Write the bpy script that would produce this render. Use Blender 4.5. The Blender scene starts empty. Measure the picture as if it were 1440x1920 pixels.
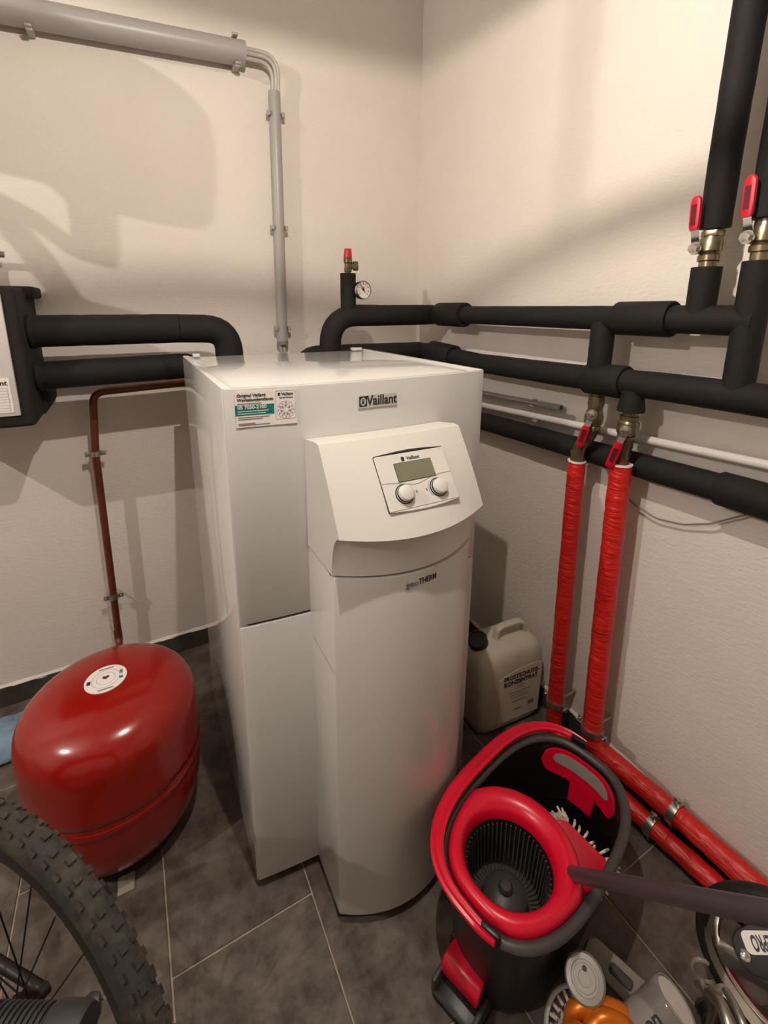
import bpy, bmesh, math, random
from mathutils import Vector as V, Matrix
random.seed(7)
S = bpy.context.scene
COL = S.collection
PI = math.pi

# ------------------------------------------------------------------ camera
cam_d = bpy.data.cameras.new('camera'); cam = bpy.data.objects.new('camera', cam_d); COL.objects.link(cam)
yaw, pit, rol, FPX, CX, CY = .49794, .23201, .00624, 868.41, 714.29, 781.09
fw = V((math.sin(yaw)*math.cos(pit), math.cos(yaw)*math.cos(pit), -math.sin(pit)))
rt = V((math.cos(yaw), -math.sin(yaw), 0)); up = rt.cross(fw)
rt2 = rt*math.cos(rol)+up*math.sin(rol); up2 = up*math.cos(rol)-rt*math.sin(rol)
M = Matrix.Identity(4)
for i in range(3):
    M[i][0] = rt2[i]; M[i][1] = up2[i]; M[i][2] = -fw[i]
M.translation = V((-1.14283, -1.77718, 1.34192))
cam.matrix_world = M
cam_d.sensor_fit = 'VERTICAL'; cam_d.sensor_height = 24.0
cam_d.lens = FPX/1920*24.0
cam_d.shift_x = (720-CX)/1920; cam_d.shift_y = -(960-CY)/1920
cam_d.clip_start = .01
S.camera = cam

# ------------------------------------------------------------------ world, exposure
w = bpy.data.worlds.new('world'); S.world = w; w.use_nodes = True
w.node_tree.nodes['Background'].inputs[0].default_value = (1, .93, .86, 1)
w.node_tree.nodes['Background'].inputs[1].default_value = .05
vs = S.view_settings
vs.view_transform = 'Standard'; vs.look = 'None'; vs.gamma = 1; vs.use_curve_mapping = False
vs.exposure = 0.0
LAMP_A = V((-.937, -1.30, 2.10)); POWER_A = 15800.0
LAMP_B = V((-2.85, -1.25, 2.20)); POWER_B = 17500.0

# ------------------------------------------------------------------ materials
def lin(h):
    h = h.lstrip('#'); c = [int(h[i:i+2], 16)/255 for i in (0, 2, 4)]
    return [x/12.92 if x <= .04045 else ((x+.055)/1.055)**2.4 for x in c]+[1]
def mat(name, col, rough=.5, metal=0, spec=.5, coat=0, emit=None, trans=0, bump=None, var=None, alpha=1):
    """bump = (scale, strength, distance, stretch xyz); var = (scale, other colour, lo, hi)"""
    m = bpy.data.materials.new(name); m.use_nodes = True
    nt = m.node_tree; b = nt.nodes['Principled BSDF']
    c = lin(col) if isinstance(col, str) else list(col)+[1]
    b.inputs['Base Color'].default_value = c
    b.inputs['Roughness'].default_value = rough; b.inputs['Metallic'].default_value = metal
    b.inputs['Specular IOR Level'].default_value = spec
    b.inputs['Coat Weight'].default_value = coat; b.inputs['Coat Roughness'].default_value = .06
    b.inputs['Transmission Weight'].default_value = trans
    b.inputs['Alpha'].default_value = alpha
    if emit:
        b.inputs['Emission Color'].default_value = emit[0]+(1,); b.inputs['Emission Strength'].default_value = emit[1]
    if bump or var:
        tc = nt.nodes.new('ShaderNodeTexCoord')
    if bump:
        mp = nt.nodes.new('ShaderNodeMapping'); nt.links.new(tc.outputs['Object'], mp.inputs[0])
        if len(bump) > 3: mp.inputs['Scale'].default_value = bump[3]
        n = nt.nodes.new('ShaderNodeTexNoise'); n.inputs['Scale'].default_value = bump[0]; n.inputs['Detail'].default_value = 5
        n.inputs['Distortion'].default_value = .6
        nt.links.new(mp.outputs[0], n.inputs['Vector'])
        bp = nt.nodes.new('ShaderNodeBump'); bp.inputs['Strength'].default_value = bump[1]; bp.inputs['Distance'].default_value = bump[2]
        nt.links.new(n.outputs['Fac'], bp.inputs['Height']); nt.links.new(bp.outputs[0], b.inputs['Normal'])
    if var:
        n = nt.nodes.new('ShaderNodeTexNoise'); n.inputs['Scale'].default_value = var[0]; n.inputs['Detail'].default_value = 6
        n.inputs['Roughness'].default_value = .65
        nt.links.new(tc.outputs['Object'], n.inputs['Vector'])
        r = nt.nodes.new('ShaderNodeMapRange'); r.inputs['From Min'].default_value = var[2]; r.inputs['From Max'].default_value = var[3]
        nt.links.new(n.outputs['Fac'], r.inputs[0])
        mx = nt.nodes.new('ShaderNodeMix'); mx.data_type = 'RGBA'
        mx.inputs['A'].default_value = c; mx.inputs['B'].default_value = lin(var[1])
        nt.links.new(r.outputs[0], mx.inputs['Factor']); nt.links.new(mx.outputs['Result'], b.inputs['Base Color'])
    return m
K = {}
K['plaster'] = mat('plaster', '#e2dad0', .85, spec=.25, bump=(55, .38, .004, (1, 1, 2.2)), var=(1.7, '#d9cfc6', .3, .75))
K['ceiling'] = mat('ceiling_paint', '#e0dad0', .9, spec=.2)
K['tile'] = mat('stone_tile', '#6c625a', .52, spec=.35, bump=(45, .6, .002), var=(16, '#403832', .36, .66))
K['grout'] = mat('grout', '#b3a596', .9, spec=.2, var=(30, '#8f8375', .3, .7))
K['skirting'] = mat('skirting_tile', '#4a4540', .45, var=(14, '#36322e', .3, .7))
K['enamel'] = mat('white_enamel', '#d2d0cb', .03, spec=.6)
K['enamel_front'] = mat('white_enamel_front', '#c9c7c3', .12, spec=.5)
K['plastic_white'] = mat('white_plastic', '#d3cfc8', .36, spec=.45)
K['plastic_column'] = mat('column_enamel', '#c7c3be', .2, spec=.5)
K['lcd'] = mat('lcd_glass', '#6f6d58', .12, spec=.5)
K['black_line'] = mat('dark_gap', '#1b1815', .6)
K['grey_line'] = mat('grey_line', '#8a8078', .5)
K['ink'] = mat('black_ink', '#1d1f22', .5)
K['ink_grey'] = mat('grey_ink', '#77737a', .5)
K['teal'] = mat('teal_print', '#10706a', .4)
K['paper'] = mat('sticker_paper', '#ece4df', .4)
K['plate'] = mat('logo_plate', '#c9c9c4', .3, metal=.2)
K['foam'] = mat('black_foam', '#1e1c1b', .75, spec=.25, bump=(160, .35, .0012), var=(9, '#161514', .3, .75))
K['foam_dark'] = mat('black_foam_inside', '#0c0b0b', .9)
K['epp'] = mat('black_moulded_foam', '#242220', .8, spec=.3, bump=(220, .5, .0015), var=(18, '#191716', .3, .7))
K['pvc'] = mat('grey_pvc', '#a09a96', .38, spec=.5)
K['pvc_dark'] = mat('dark_grey_pvc', '#7f7a77', .4)
K['pvc_white'] = mat('pale_pvc', '#cfc9c4', .4)
K['cable'] = mat('grey_cable', '#b5ada5', .45)
K['copper'] = mat('lacquered_copper', '#7a3f2a', .32, metal=.35, var=(12, '#5a2c1d', .3, .75))
K['steel'] = mat('zinc_steel', '#b9b4ac', .3, metal=.9)
K['chrome'] = mat('chrome', '#d8d5d0', .12, metal=1)
K['brass'] = mat('nickel_brass', '#968a72', .3, metal=.8, var=(25, '#6b5d45', .35, .7))
K['red_tank'] = mat('red_tank_lacquer', '#8f130a', .2, spec=.5, coat=.2)
K['red_film'] = mat('red_foil_wrap', '#cc1f16', .38, spec=.5, bump=(26, .9, .007, (.6, .6, 3.2)))
K['red_handle'] = mat('red_vinyl', '#c3122a', .38)
K['red_cap'] = mat('red_cap_plastic', '#c5202c', .35)
K['red_plastic'] = mat('red_plastic', '#cf0a2c', .3, spec=.5)
K['black_plastic'] = mat('black_plastic', '#141313', .38, var=(6, '#0f0e0e', .3, .7))
K['grey_plastic'] = mat('graphite_plastic', '#3c3936', .45)
K['can'] = mat('milky_polyethylene', '#c6bcab', .45, spec=.4, var=(7, '#b3a895', .35, .75), bump=(12, .2, .004))
K['label'] = mat('aged_label', '#d2c7b4', .6, var=(10, '#c5b9a4', .3, .7))
K['stick'] = mat('grey_metal_stick', '#4d474a', .4, metal=.3)
K['fringe'] = mat('white_fringe', '#cfc3b4', .9)
K['rubber'] = mat('tyre_rubber', '#2f2c27', .85, var=(22, '#57503f', .5, .8), bump=(60, .5, .003))
K['rubber_black'] = mat('black_rubber', '#141313', .6)
K['rim'] = mat('black_rim', '#262422', .5, metal=.3, var=(25, '#5d564a', .55, .75))
K['spoke'] = mat('black_spoke', '#1c1a18', .4, metal=.5)
K['denim'] = mat('blue_cloth', '#7f97ab', .85, bump=(25, .8, .01), var=(7, '#5b7287', .35, .7))
K['orange'] = mat('orange_metallic', '#c96a10', .3, metal=.45)
K['smoke'] = mat('smoke_plastic', '#a29a96', .12, spec=.5, trans=.35)
K['taupe'] = mat('taupe_plastic', '#8d8378', .45)
K['needle'] = mat('gauge_red', '#b92a1c', .4)
K['gauge_green'] = mat('gauge_green', '#2e6a44', .4)
K['dull_metal'] = mat('dull_metal', '#8d8882', .42, metal=.55)

# ------------------------------------------------------------------ mesh helpers
class MB:
    def __init__(s): s.v = []; s.f = []
    def add(s, vs, fs):
        o = len(s.v); s.v += [V(p) for p in vs]; s.f += [tuple(i+o for i in f) for f in fs]; return s
    def box(s, x0, x1, y0, y1, z0, z1):
        return s.add([(x, y, z) for x in (x0, x1) for y in (y0, y1) for z in (z0, z1)],
                     [(0, 1, 3, 2), (4, 6, 7, 5), (0, 4, 5, 1), (2, 3, 7, 6), (0, 2, 6, 4), (1, 5, 7, 3)])
    def obox(s, o, ex, ey, ez, a, b, c):
        """box centred at o with half sizes a,b,c along ex,ey,ez"""
        o = V(o); return s.add([o+ex*i*a+ey*j*b+ez*k*c for i in (-1, 1) for j in (-1, 1) for k in (-1, 1)],
                     [(0, 1, 3, 2), (4, 6, 7, 5), (0, 4, 5, 1), (2, 3, 7, 6), (0, 2, 6, 4), (1, 5, 7, 3)])
    def loft(s, rings, close=True, caps=True):
        n = len(rings[0]); vs = [p for r in rings for p in r]; fs = []
        for i in range(len(rings)-1):
            for j in range(n if close else n-1):
                k = (j+1) % n; fs.append((i*n+j, i*n+k, (i+1)*n+k, (i+1)*n+j))
        if caps:
            fs.append(tuple(range(n-1, -1, -1))); fs.append(tuple((len(rings)-1)*n+j for j in range(n)))
        return s.add(vs, fs)
    def tube(s, path, r, n=16, caps=True, wob=0):
        path = [V(p) for p in path]; N = len(path)
        rr = r if isinstance(r, (list, tuple)) else [r]*N
        T = [(path[min(i+1, N-1)]-path[max(i-1, 0)]).normalized() for i in range(N)]
        a = T[0].orthogonal().normalized(); rings = []
        for i in range(N):
            a = (a-T[i]*a.dot(T[i])).normalized(); b = T[i].cross(a)
            q = rr[i]*(1+random.uniform(-wob, wob))
            rings.append([path[i]+(a*math.cos(2*PI*j/n)+b*math.sin(2*PI*j/n))*q for j in range(n)])
        return s.loft(rings, True, caps)
    def lathe(s, prof, o, ax=V((0, 0, 1)), n=32, ref=None, ring=False):
        """prof = [(radius, height)] about axis ax from o"""
        o = V(o); ax = V(ax).normalized(); a = (ref or ax.orthogonal()).normalized(); b = ax.cross(a)
        rings = [[o+ax*h+(a*math.cos(2*PI*j/n)+b*math.sin(2*PI*j/n))*max(r, 1e-5) for j in range(n)] for r, h in prof]
        if ring: rings.append(rings[0])
        return s.loft(rings, True, not ring)
    def prism(s, poly, o, ex, ey, ez, t):
        """flat polygon [(u,v)] in plane (ex,ey) at o, extruded by t along ez"""
        o = V(o); n = len(poly)
        A = [o+ex*u+ey*v for u, v in poly]; B = [p+ez*t for p in A]
        return s.loft([A, B], True, True)
    def build(s, name, m, parent=None, smooth=True, bevel=0, seg=2, angle=35, two=None):
        me = bpy.data.meshes.new(name); me.from_pydata([tuple(p) for p in s.v], [], s.f)
        bm = bmesh.new(); bm.from_mesh(me)
        bmesh.ops.recalc_face_normals(bm, faces=bm.faces)
        if bevel:
            ed = [e for e in bm.edges if len(e.link_faces) == 2 and e.calc_face_angle(0) > math.radians(30)]
            bmesh.ops.bevel(bm, geom=ed, offset=bevel, segments=seg, affect='EDGES', profile=.5, clamp_overlap=True)
        bm.to_mesh(me); bm.free()
        if smooth:
            me.polygons.foreach_set('use_smooth', [True]*len(me.polygons)); me.set_sharp_from_angle(angle=math.radians(angle))
        me.materials.append(K[m] if isinstance(m, str) else m)
        o = bpy.data.objects.new(name, me); COL.objects.link(o)
        if parent: attach(o, parent)
        return o
def attach(o, p):
    o.parent = p
    base = Matrix.Translation(p.location) if p.type == 'EMPTY' else p['_w'] if '_w' in p else Matrix.Identity(4)
    q = p; mw = Matrix.Identity(4)
    chain = []
    while q: chain.append(q); q = q.parent
    for c in reversed(chain): mw = mw @ (c.matrix_parent_inverse if c.parent else Matrix.Identity(4)) @ c.matrix_basis
    o.matrix_parent_inverse = mw.inverted()
def thing(name, label, cat, loc, group=None):
    o = bpy.data.objects.new(name, None); COL.objects.link(o); o.location = V(loc); o.empty_display_size = .05
    o['label'] = label; o['category'] = cat
    if group: o['group'] = group
    return o
def tag(o, label, cat, group=None):
    o['label'] = label; o['category'] = cat
    if group: o['group'] = group
    return o
def struct(o, label=None, cat=None):
    o['kind'] = 'structure'
    if label: o['label'] = label
    if cat: o['category'] = cat
    return o
def fillet(pts, rad, seg=7):
    pts = [V(p) for p in pts]; out = [pts[0]]
    for i in range(1, len(pts)-1):
        a, b, c = pts[i-1], pts[i], pts[i+1]; u = (a-b).normalized(); v_ = (c-b).normalized()
        ang = u.angle(v_)
        r = rad[i] if isinstance(rad, (list, tuple)) else rad
        d = min(r/math.tan(ang/2), .48*(a-b).length, .48*(c-b).length)
        p0, p1 = b+u*d, b+v_*d
        for k in range(seg+1):
            t = k/seg; out.append(p0*(1-t)**2+b*2*t*(1-t)+p1*t*t)
    out.append(pts[-1]); return out
def lerp(a, b, t): return V(a)*(1-t)+V(b)*t
def line(a, b, n): return [lerp(a, b, i/n) for i in range(n+1)]
def text(body, size, m, o, ex, ey, parent, name='lettering', bold=0, align='CENTER', depth=.0004, xs=1.0, surf=None):
    cu = bpy.data.curves.new('lettering', 'FONT'); cu.body = body; cu.size = size; cu.align_x = align; cu.align_y = 'CENTER'
    cu.offset = bold*size; cu.extrude = depth; cu.resolution_u = 3
    ob = bpy.data.objects.new('tmp', cu); COL.objects.link(ob)
    bpy.context.view_layer.update()
    me = bpy.data.meshes.new_from_object(ob.evaluated_get(bpy.context.evaluated_depsgraph_get()))
    bpy.data.objects.remove(ob); bpy.data.curves.remove(cu)
    ex = V(ex).normalized(); ey = V(ey).normalized(); ez = ex.cross(ey); o = V(o)
    for v_ in me.vertices:
        p = v_.co.copy(); v_.co = o+ex*p.x*xs+ey*p.y+ez*(p.z+depth*.5)
        if surf: v_.co.y = surf(v_.co.x)-p.z-depth
    me.name = name; me.materials.clear(); me.materials.append(K[m])
    r = bpy.data.objects.new(name, me); COL.objects.link(r)
    if parent: attach(r, parent)
    return r
X, Y, Z = V((1, 0, 0)), V((0, 1, 0)), V((0, 0, 1))
def sel(a, b, n, t0, t1, N):
    """superellipse points"""
    out = []
    for i in range(N):
        t = t0+(t1-t0)*i/(N-1 if t1-t0 < 2*PI-1e-6 else N)
        c, s_ = math.cos(t), math.sin(t)
        out.append((a*math.copysign(abs(c)**(2/n), c), b*math.copysign(abs(s_)**(2/n), s_)))
    return out

# ================================================================== ROOM
RX, RY, RZ = -4.4, -4.2, 2.62
MB().box(RX, .12, 0, .12, -.02, RZ).build('wall_back', 'plaster', smooth=False)
MB().box(0, .12, RY, 0, -.02, RZ).build('wall_right', 'plaster', smooth=False)
MB().box(RX-.12, RX, RY, .12, -.02, RZ).build('wall_left', 'plaster', smooth=False)
MB().box(RX-.12, .12, RY-.12, RY, -.02, RZ).build('wall_front', 'plaster', smooth=False)
MB().box(RX-.12, .12, RY-.12, .12, RZ, RZ+.1).build('ceiling', 'ceiling', smooth=False)
for n in ('wall_back', 'wall_right', 'wall_left', 'wall_front', 'ceiling'): struct(bpy.data.objects[n])
floor = struct(MB().box(RX, 0, RY, 0, -.06, -.0025).build('floor', 'grout', smooth=False))
# floor tiles: rows along y, each 0.303 wide
xs = [0, -.29]
while xs[-1] > RX: xs.append(max(xs[-1]-.303, RX))
full = {}
G = .0018; TL = .6425
for k in range(len(xs)-1):
    x1, x0 = xs[k], xs[k+1]
    y = -.355 if k % 2 == 1 else -.6765
    ys = [0, y]
    while ys[-1] > RY: ys.append(max(ys[-1]-TL, RY))
    for j in range(len(ys)-1):
        y1, y0 = ys[j], ys[j+1]
        wx, wy = x1-x0-2*G, y1-y0-2*G
        if wx < .01 or wy < .01: continue
        key = (round(wx, 3), round(wy, 3))
        if key not in full:
            o = MB().box(-wx/2, wx/2, -wy/2, wy/2, -.008, 0).build('tile', 'tile', bevel=.0012, seg=1)
            full[key] = o.data
        else:
            o = bpy.data.objects.new('tile', full[key]); COL.objects.link(o)
        o.location = ((x0+x1)/2, (y0+y1)/2, random.uniform(-.0004, .0004)); o.parent = floor
# give every tile its own pattern
nt = K['tile'].node_tree; tc = [n for n in nt.nodes if n.bl_idname == 'ShaderNodeTexCoord'][0]
geo = nt.nodes.new('ShaderNodeNewGeometry')
for l in list(nt.links):
    if l.from_node == tc: ts = l.to_socket; nt.links.remove(l); nt.links.new(geo.outputs['Position'], ts)
# skirting
def skirt(name, along):
    if along == 'x': b = MB().box(RX, 0, -.0065, 0, 0, .072)
    else: b = MB().box(-.0065, 0, RY, 0, 0, .072)
    base = struct(b.build(name, 'grout', smooth=False))
    L = -RX if along == 'x' else -RY
    p = .22 if along == 'x' else .41; cuts = [0]
    while p < L: cuts.append(p); p += .6
    cuts.append(L)
    for a, c in zip(cuts, cuts[1:]):
        if along == 'x': q = MB().box(-c+.0012, -a-.0012, -.0105, -.004, .003, .074)
        else: q = MB().box(-.0105, -.004, -c+.0012, -a-.0012, .003, .074)
        q.build('skirting_tile', 'skirting', base, bevel=.001, seg=1)
skirt('baseboard_back', 'x'); skirt('baseboard_right', 'y')
# ragged plaster lip above the skirting
def lip(name, along):
    mb = MB(); rings = []; L = 4.0 if along == 'x' else 3.8; N = 160
    for i in range(N+1):
        s = -L*i/N; h0 = .071+random.uniform(-.0015, .0015); d = .009+random.uniform(0, .003)
        pr = [(-.001, h0), (-d, h0+.001), (-d*.8, h0+.004), (-.001, h0+.010)]
        rings.append([V((s, a, b)) if along == 'x' else V((a, s, b)) for a, b in pr])
    return struct(mb.loft(rings).build(name, 'plaster', angle=60))
lip('trim_1', 'x'); lip('trim_2', 'y')

# ================================================================== HEAT PUMP
hp = thing('heat_pump', 'tall white floor-standing heat pump cabinet with a bowed front and control column', 'heat pump', (-.705, -.62, 0))
BX0, BX1, BF, BB = -1.0054, -.4054, -.9337, -.308
SAG = .0232
def bow(x): return BF-SAG*(1-(2*(x-BX0)/.6-1)**2)
MB().box(BX0+.02, BX1-.02, BF+.03, BB-.02, 0, .03).build('plinth', 'black_line', hp)
MB().box(BX0, BX0+.018, BF+.004, BB, .026, 1.2).build('side_panel', 'enamel', hp, bevel=.0025)
MB().box(BX1-.018, BX1, BF+.004, BB, .026, 1.2).build('side_panel', 'enamel', hp, bevel=.0025)
MB().box(BX0+.018, BX1-.018, BB-.018, BB, .026, 1.192).build('back_panel', 'enamel', hp, bevel=.001)
MB().box(BX0+.018, BX0+.0225, BF+.01, BB-.02, 1.185, 1.1995).build('top_rim', 'enamel', hp, bevel=.001)
MB().box(BX1-.0225, BX1-.018, BF+.01, BB-.02, 1.185, 1.1995).build('top_rim', 'enamel', hp, bevel=.001)
tp = [(x, bow(x)+.017) for x in [BX0+.0245+i*(.551/16) for i in range(17)]]
tp += [(BX1-.0245, BB-.012), (BX0+.0245, BB-.012)]
MB().prism(tp, (0, 0, 1.182), X, Y, Z, .014).build('top_panel', 'enamel', hp, bevel=.0015)
for xa, xb in ((BX0+.026, BX0+.046), (BX1-.062, BX1-.026)):
    MB().box(xa, xb, BB-.022, BB-.002, 1.196, 1.206).build('top_bracket', 'enamel', hp, bevel=.002)
def front(z0, z1, name):
    N = 24; rings = []
    xsn = [BX0+.0025+(.595)*i/N for i in range(N+1)]
    poly = [(x, bow(x)) for x in xsn]+[(x, bow(x)+.014) for x in reversed(xsn)]
    return MB().prism(poly, (0, 0, z0), X, Y, Z, z1-z0).build(name, 'enamel_front', hp, bevel=.002, angle=40)
front(.7165, 1.1985, 'front_panel'); front(.0287, .7105, 'front_panel')
poly = [(x, bow(x)+.006) for x in [BX0+.02+.56*i/12 for i in range(13)]]+[(BX1-.02, BF+.03), (BX0+.02, BF+.03)]
MB().prism(poly, (0, 0, .05), X, Y, Z, 1.12).build('front_frame', 'black_line', hp)
# control column
CX0, CX1, CM, CH = -.8605, -.5495, -.705, .1555
def cb(x): return 1-((x-CM)/CH)**2
N = 26
cxs = [CX0+(CX1-CX0)*i/N for i in range(N+1)]
def colpoly(ys, sag): return [(x, ys-sag*cb(x)) for x in cxs]+[(CX1, bow(CX1)+.004), (CX0, bow(CX0)+.004)]
MB().prism(colpoly(-1.081, .053), (0, 0, .030), X, Y, Z, .834).build('column_cover', 'plastic_column', hp, bevel=.0018)
MB().prism([(x*1, y) for x, y in [(a, -1.068-.05*cb(a)) for a in cxs]+[(CX1-.012, -.95), (CX0+.012, -.95)]], (0, 0, .004), X, Y, Z, .866).build('column_core', 'black_line', hp)
# control head : loft along x of a side profile
def headprof(x):
    b = cb(x); pr = [(bow(x)-.002, .8695), (-1.0790-.053*b, .8695)]
    y0, z0 = -1.0790-.053*b, .8695; y1, z1 = -1.1150-.036*b, .956-.010*b
    for k in range(1, 9):
        t = k/8; s_ = 1-math.cos(t*PI/2)
        pr.append((y0+(y1-y0)*s_, z0+(z1-z0)*math.sin(t*PI/2)*1.0))
    yt, zt = -1.0250-.006*b, 1.1010
    for k in range(1, 9):
        t = k/8; pr.append((y1+(yt-y1)*t-.004*math.sin(PI*t), z1+.002*0+(zt-z1)*t))
    pr.append((yt+.014, zt+.001)); pr.append((bow(x)-.002, 1.0935))
    return pr
hx = [CX0-.0015]+[CX0+.001+(CX1-CX0-.002)*i/28 for i in range(29)]+[CX1+.0015]
MB().loft([[V((x, y, z)) for y, z in headprof(min(max(x, CX0), CX1))] for x in hx]).build('control_head', 'plastic_white', hp, angle=32)
# operator panel
A0, A1 = V((CM, -1.1150-.036, .946)), V((CM, -1.031, 1.101))
ey = (A1-A0).normalized(); nn = X.cross(ey).normalized()
nn = nn if nn.y < 0 else -nn
pc = V((-.691, -1.0755, 1.0195))
# put the module flush with the bulged skin
pc = A0+ey*((pc-A0).dot(ey))+X*(-.691-CM)+nn*.0042
pw, ph = .076, .0525
def rr(wd, ht, r, n=4):
    out = []
    for cx, cy, a in ((wd-r, ht-r, 0), (-wd+r, ht-r, PI/2), (-wd+r, -ht+r, PI), (wd-r, -ht+r, 3*PI/2)):
        for k in range(n+1):
            t = a+PI/2*k/n; out.append((cx+r*math.cos(t), cy+r*math.sin(t)))
    return out
MB().prism(rr(pw+.0011, ph+.0011, .002), pc-nn*.016, X, ey, nn, .0140).build('panel_recess', 'black_line', hp)
pan = MB().prism(rr(pw, ph, .002), pc-nn*.012, X, ey, nn, .0125).build('operator_panel', 'plastic_white', hp, bevel=.0007, seg=1)
MB().prism([(-pw, ph+.001), (-pw*.4, ph+.0045), (0, ph+.0055), (pw*.4, ph+.0045), (pw, ph+.001)], pc-nn*.0075, X, ey, nn, .0085).build('panel_painted_shade', 'black_line', hp)  # solid black arc stands for the shade in the recess above the panel
MB().prism(list(reversed([(-pw, -ph-.001), (-pw*.4, -ph-.005), (0, -ph-.006), (pw*.4, -ph-.005), (pw, -ph-.001)])), pc-nn*.0070, X, ey, nn, .0085).build('finger_grip', 'plastic_white', hp)
lc = pc+X*(-.000)+ey*.0155
MB().prism(rr(.0412, .0186, .001), lc-nn*.001, X, ey, nn, .0021).build('display_frame', 'black_line', pan)
MB().prism(rr(.0402, .0176, .001), lc-nn*.001, X, ey, nn, .0026).build('display', 'lcd', pan)
cv = []
for i in range(31):
    t = -1+2*i/30; cv.append(pc+X*pw*t+ey*(.0005-.0115*math.exp(-((t+.08)/.42)**2)-.004*math.exp(-((t+.6)/.3)**2)*.4)+nn*.0006)
MB().tube(cv, .0006, 6).build('panel_seam', 'grey_line', pan)
text('Vaillant', .0098, 'ink', pc+X*.004+ey*.0405+nn*.0006, X, ey, pan, bold=.012)
MB().prism(rr(.0032, .0042, .0008), pc-X*.0185+ey*.0405, X, ey, nn, .0011).build('emblem', 'ink', pan)
for kx, kz in ((-.0375, -.0255), (.0375, -.0255)):
    kc = pc+X*kx+ey*kz
    kn = MB().lathe([(.0165, 0), (.0165, .0022), (.0150, .0024), (.0150, .0105), (.0138, .0135), (.0095, .0155), (.0001, .0158)], kc, nn, 28).build('knob', 'plastic_white', hp)
    MB().lathe([(.0186, 0), (.0186, .0013)], kc, nn, 28).build('knob_ring', 'ink', kn)
    MB().lathe([(.0158, .0030), (.0158, .0062)], kc, nn, 28).build('knob_band', 'ink', kn)
    sg = 1 if kx < 0 else -1
    MB().tube([kc+X*sg*.0215*math.cos(a)+ey*.0215*math.sin(a)+nn*.0006 for a in [-.7+1.4*i/8 for i in range(9)]], .0005, 6).build('dial_mark', 'ink_grey', pan)
    MB().obox(kc+X*sg*.0265+nn*.0006, X, ey, nn, .0016, .0026, .0004).build('dial_symbol', 'grey_line', pan)
# name plates and sticker
fy = lambda x: bow(x)-.0004
lc = V((-.7055, bow(-.7055)-.0008, 1.157))
pl = MB().prism(rr(.0445, .0135, .001), lc, X, Z, -Y, .0012).build('name_plate', 'plate', hp, bevel=.0004, seg=1)
text('Vaillant', .0285, 'ink', lc+X*.0095-Y*.0014, X, Z, pl, bold=.018, xs=.83)
MB().prism(rr(.0086, .0105, .0016), lc-X*.0335-Y*.0004, X, Z, -Y, .0012).build('emblem', 'ink', pl)
MB().prism(sel(.0062, .0082, 2, 0, 2*PI, 18), lc-X*.0335-Y*.0010, X, Z, -Y, .0009).build('emblem_egg', 'plate', pl)
for dx, dz, a, b in ((-.0022, .0032, .0011, .0034), (.0014, .0030, .0011, .0034), (-.0003, -.0022, .0030, .0028)):
    MB().prism(sel(a, b, 2, 0, 2*PI, 12), lc+X*(-.0335+dx)+Z*dz-Y*.0014, X, Z, -Y, .0008).build('emblem_figure', 'ink', pl)
sx = V((-.930, 0, 1.1605)); x0s, x1s = -.9855, -.8745
sdir = V((x1s-x0s, bow(x1s)-bow(x0s), 0)).normalized(); sc = V(((x0s+x1s)/2, (bow(x0s)+bow(x1s))/2-.0016, 1.1600)); sn = sdir.cross(Z)
sn = sn if sn.y < 0 else -sn
stk = MB().prism(rr(.0555, .0330, .002), sc, sdir, Z, sn, .0006).build('service_sticker', 'paper', hp, smooth=False)
def st(u, v_): return sc+sdir*u+Z*v_+sn*.0007
MB().obox(st(-.021, -.0015), sdir, Z, sn, .0345, .0095, .0003).build('sticker_band', 'teal', stk)
text('Original Vaillant', .0078, 'ink', st(-.0515, .0255), sdir, Z, stk, bold=.02, align='LEFT')
text('Werkskundendienst', .0078, 'ink', st(-.0515, .0175), sdir, Z, stk, bold=.02, align='LEFT')
text('05 7050-2100', .0092, 'paper', st(-.0515, .0035)+sn*.0004, sdir, Z, stk, bold=.02, align='LEFT')
for v_, L, c in ((.0108, .042, 'ink_grey'), (-.0035, .055, 'paper'), (-.0078, .050, 'paper'), (-.0145, .056, 'ink_grey'), (-.0180, .044, 'ink_grey'), (-.0262, .030, 'ink_grey'), (-.0288, .056, 'ink_grey')):
    MB().obox(st(-.0515+L/2, v_)+sn*.0003, sdir, Z, sn, L/2, .00055, .0002).build('small_print', c, stk)
MB().tube([st(.035+u, .004+v_) for u, v_ in rr(.0185, .0268, .003)+[rr(.0185, .0268, .003)[0]]], .0003, 4).build('sticker_frame', 'ink_grey', stk)
text('Vaillant', .0072, 'ink', st(.0385, .0245), sdir, Z, stk, bold=.02)
MB().obox(st(.0235, .0245), sdir, Z, sn, .0022, .0026, .0003).build('emblem', 'ink', stk)
text('nächste Wartung', .0036, 'ink', st(.036, .0180), sdir, Z, stk, bold=.01)
for R_ in (.0165, .0105, .0055):
    MB().tube([st(.035+R_*math.cos(a), -.0055+R_*math.sin(a)) for a in [2*PI*i/32 for i in range(33)]], .00022, 4).build('dial_circle', 'ink_grey', stk)
for i in range(12):
    a = PI/2-2*PI*i/12
    text(str(i if i else 12), .0034, 'ink', st(.035+.0136*math.cos(a), -.0055+.0136*math.sin(a)), sdir, Z, stk, bold=.01)
for i, s_ in enumerate(('23', '24', '25', '26', '27', '28', '29')):
    a = PI/2-2*PI*i/7
    text(s_, .0032, 'ink', st(.035+.008*math.cos(a), -.0055+.008*math.sin(a)), sdir, Z, stk, bold=.01)
gx = -.7035
gp = V((gx, -1.081-.053*cb(gx)-.0008, .842)); gd = V((1, .03, 0)).normalized()
colf = lambda x: -1.081-.053*cb(x)-.0003
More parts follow.
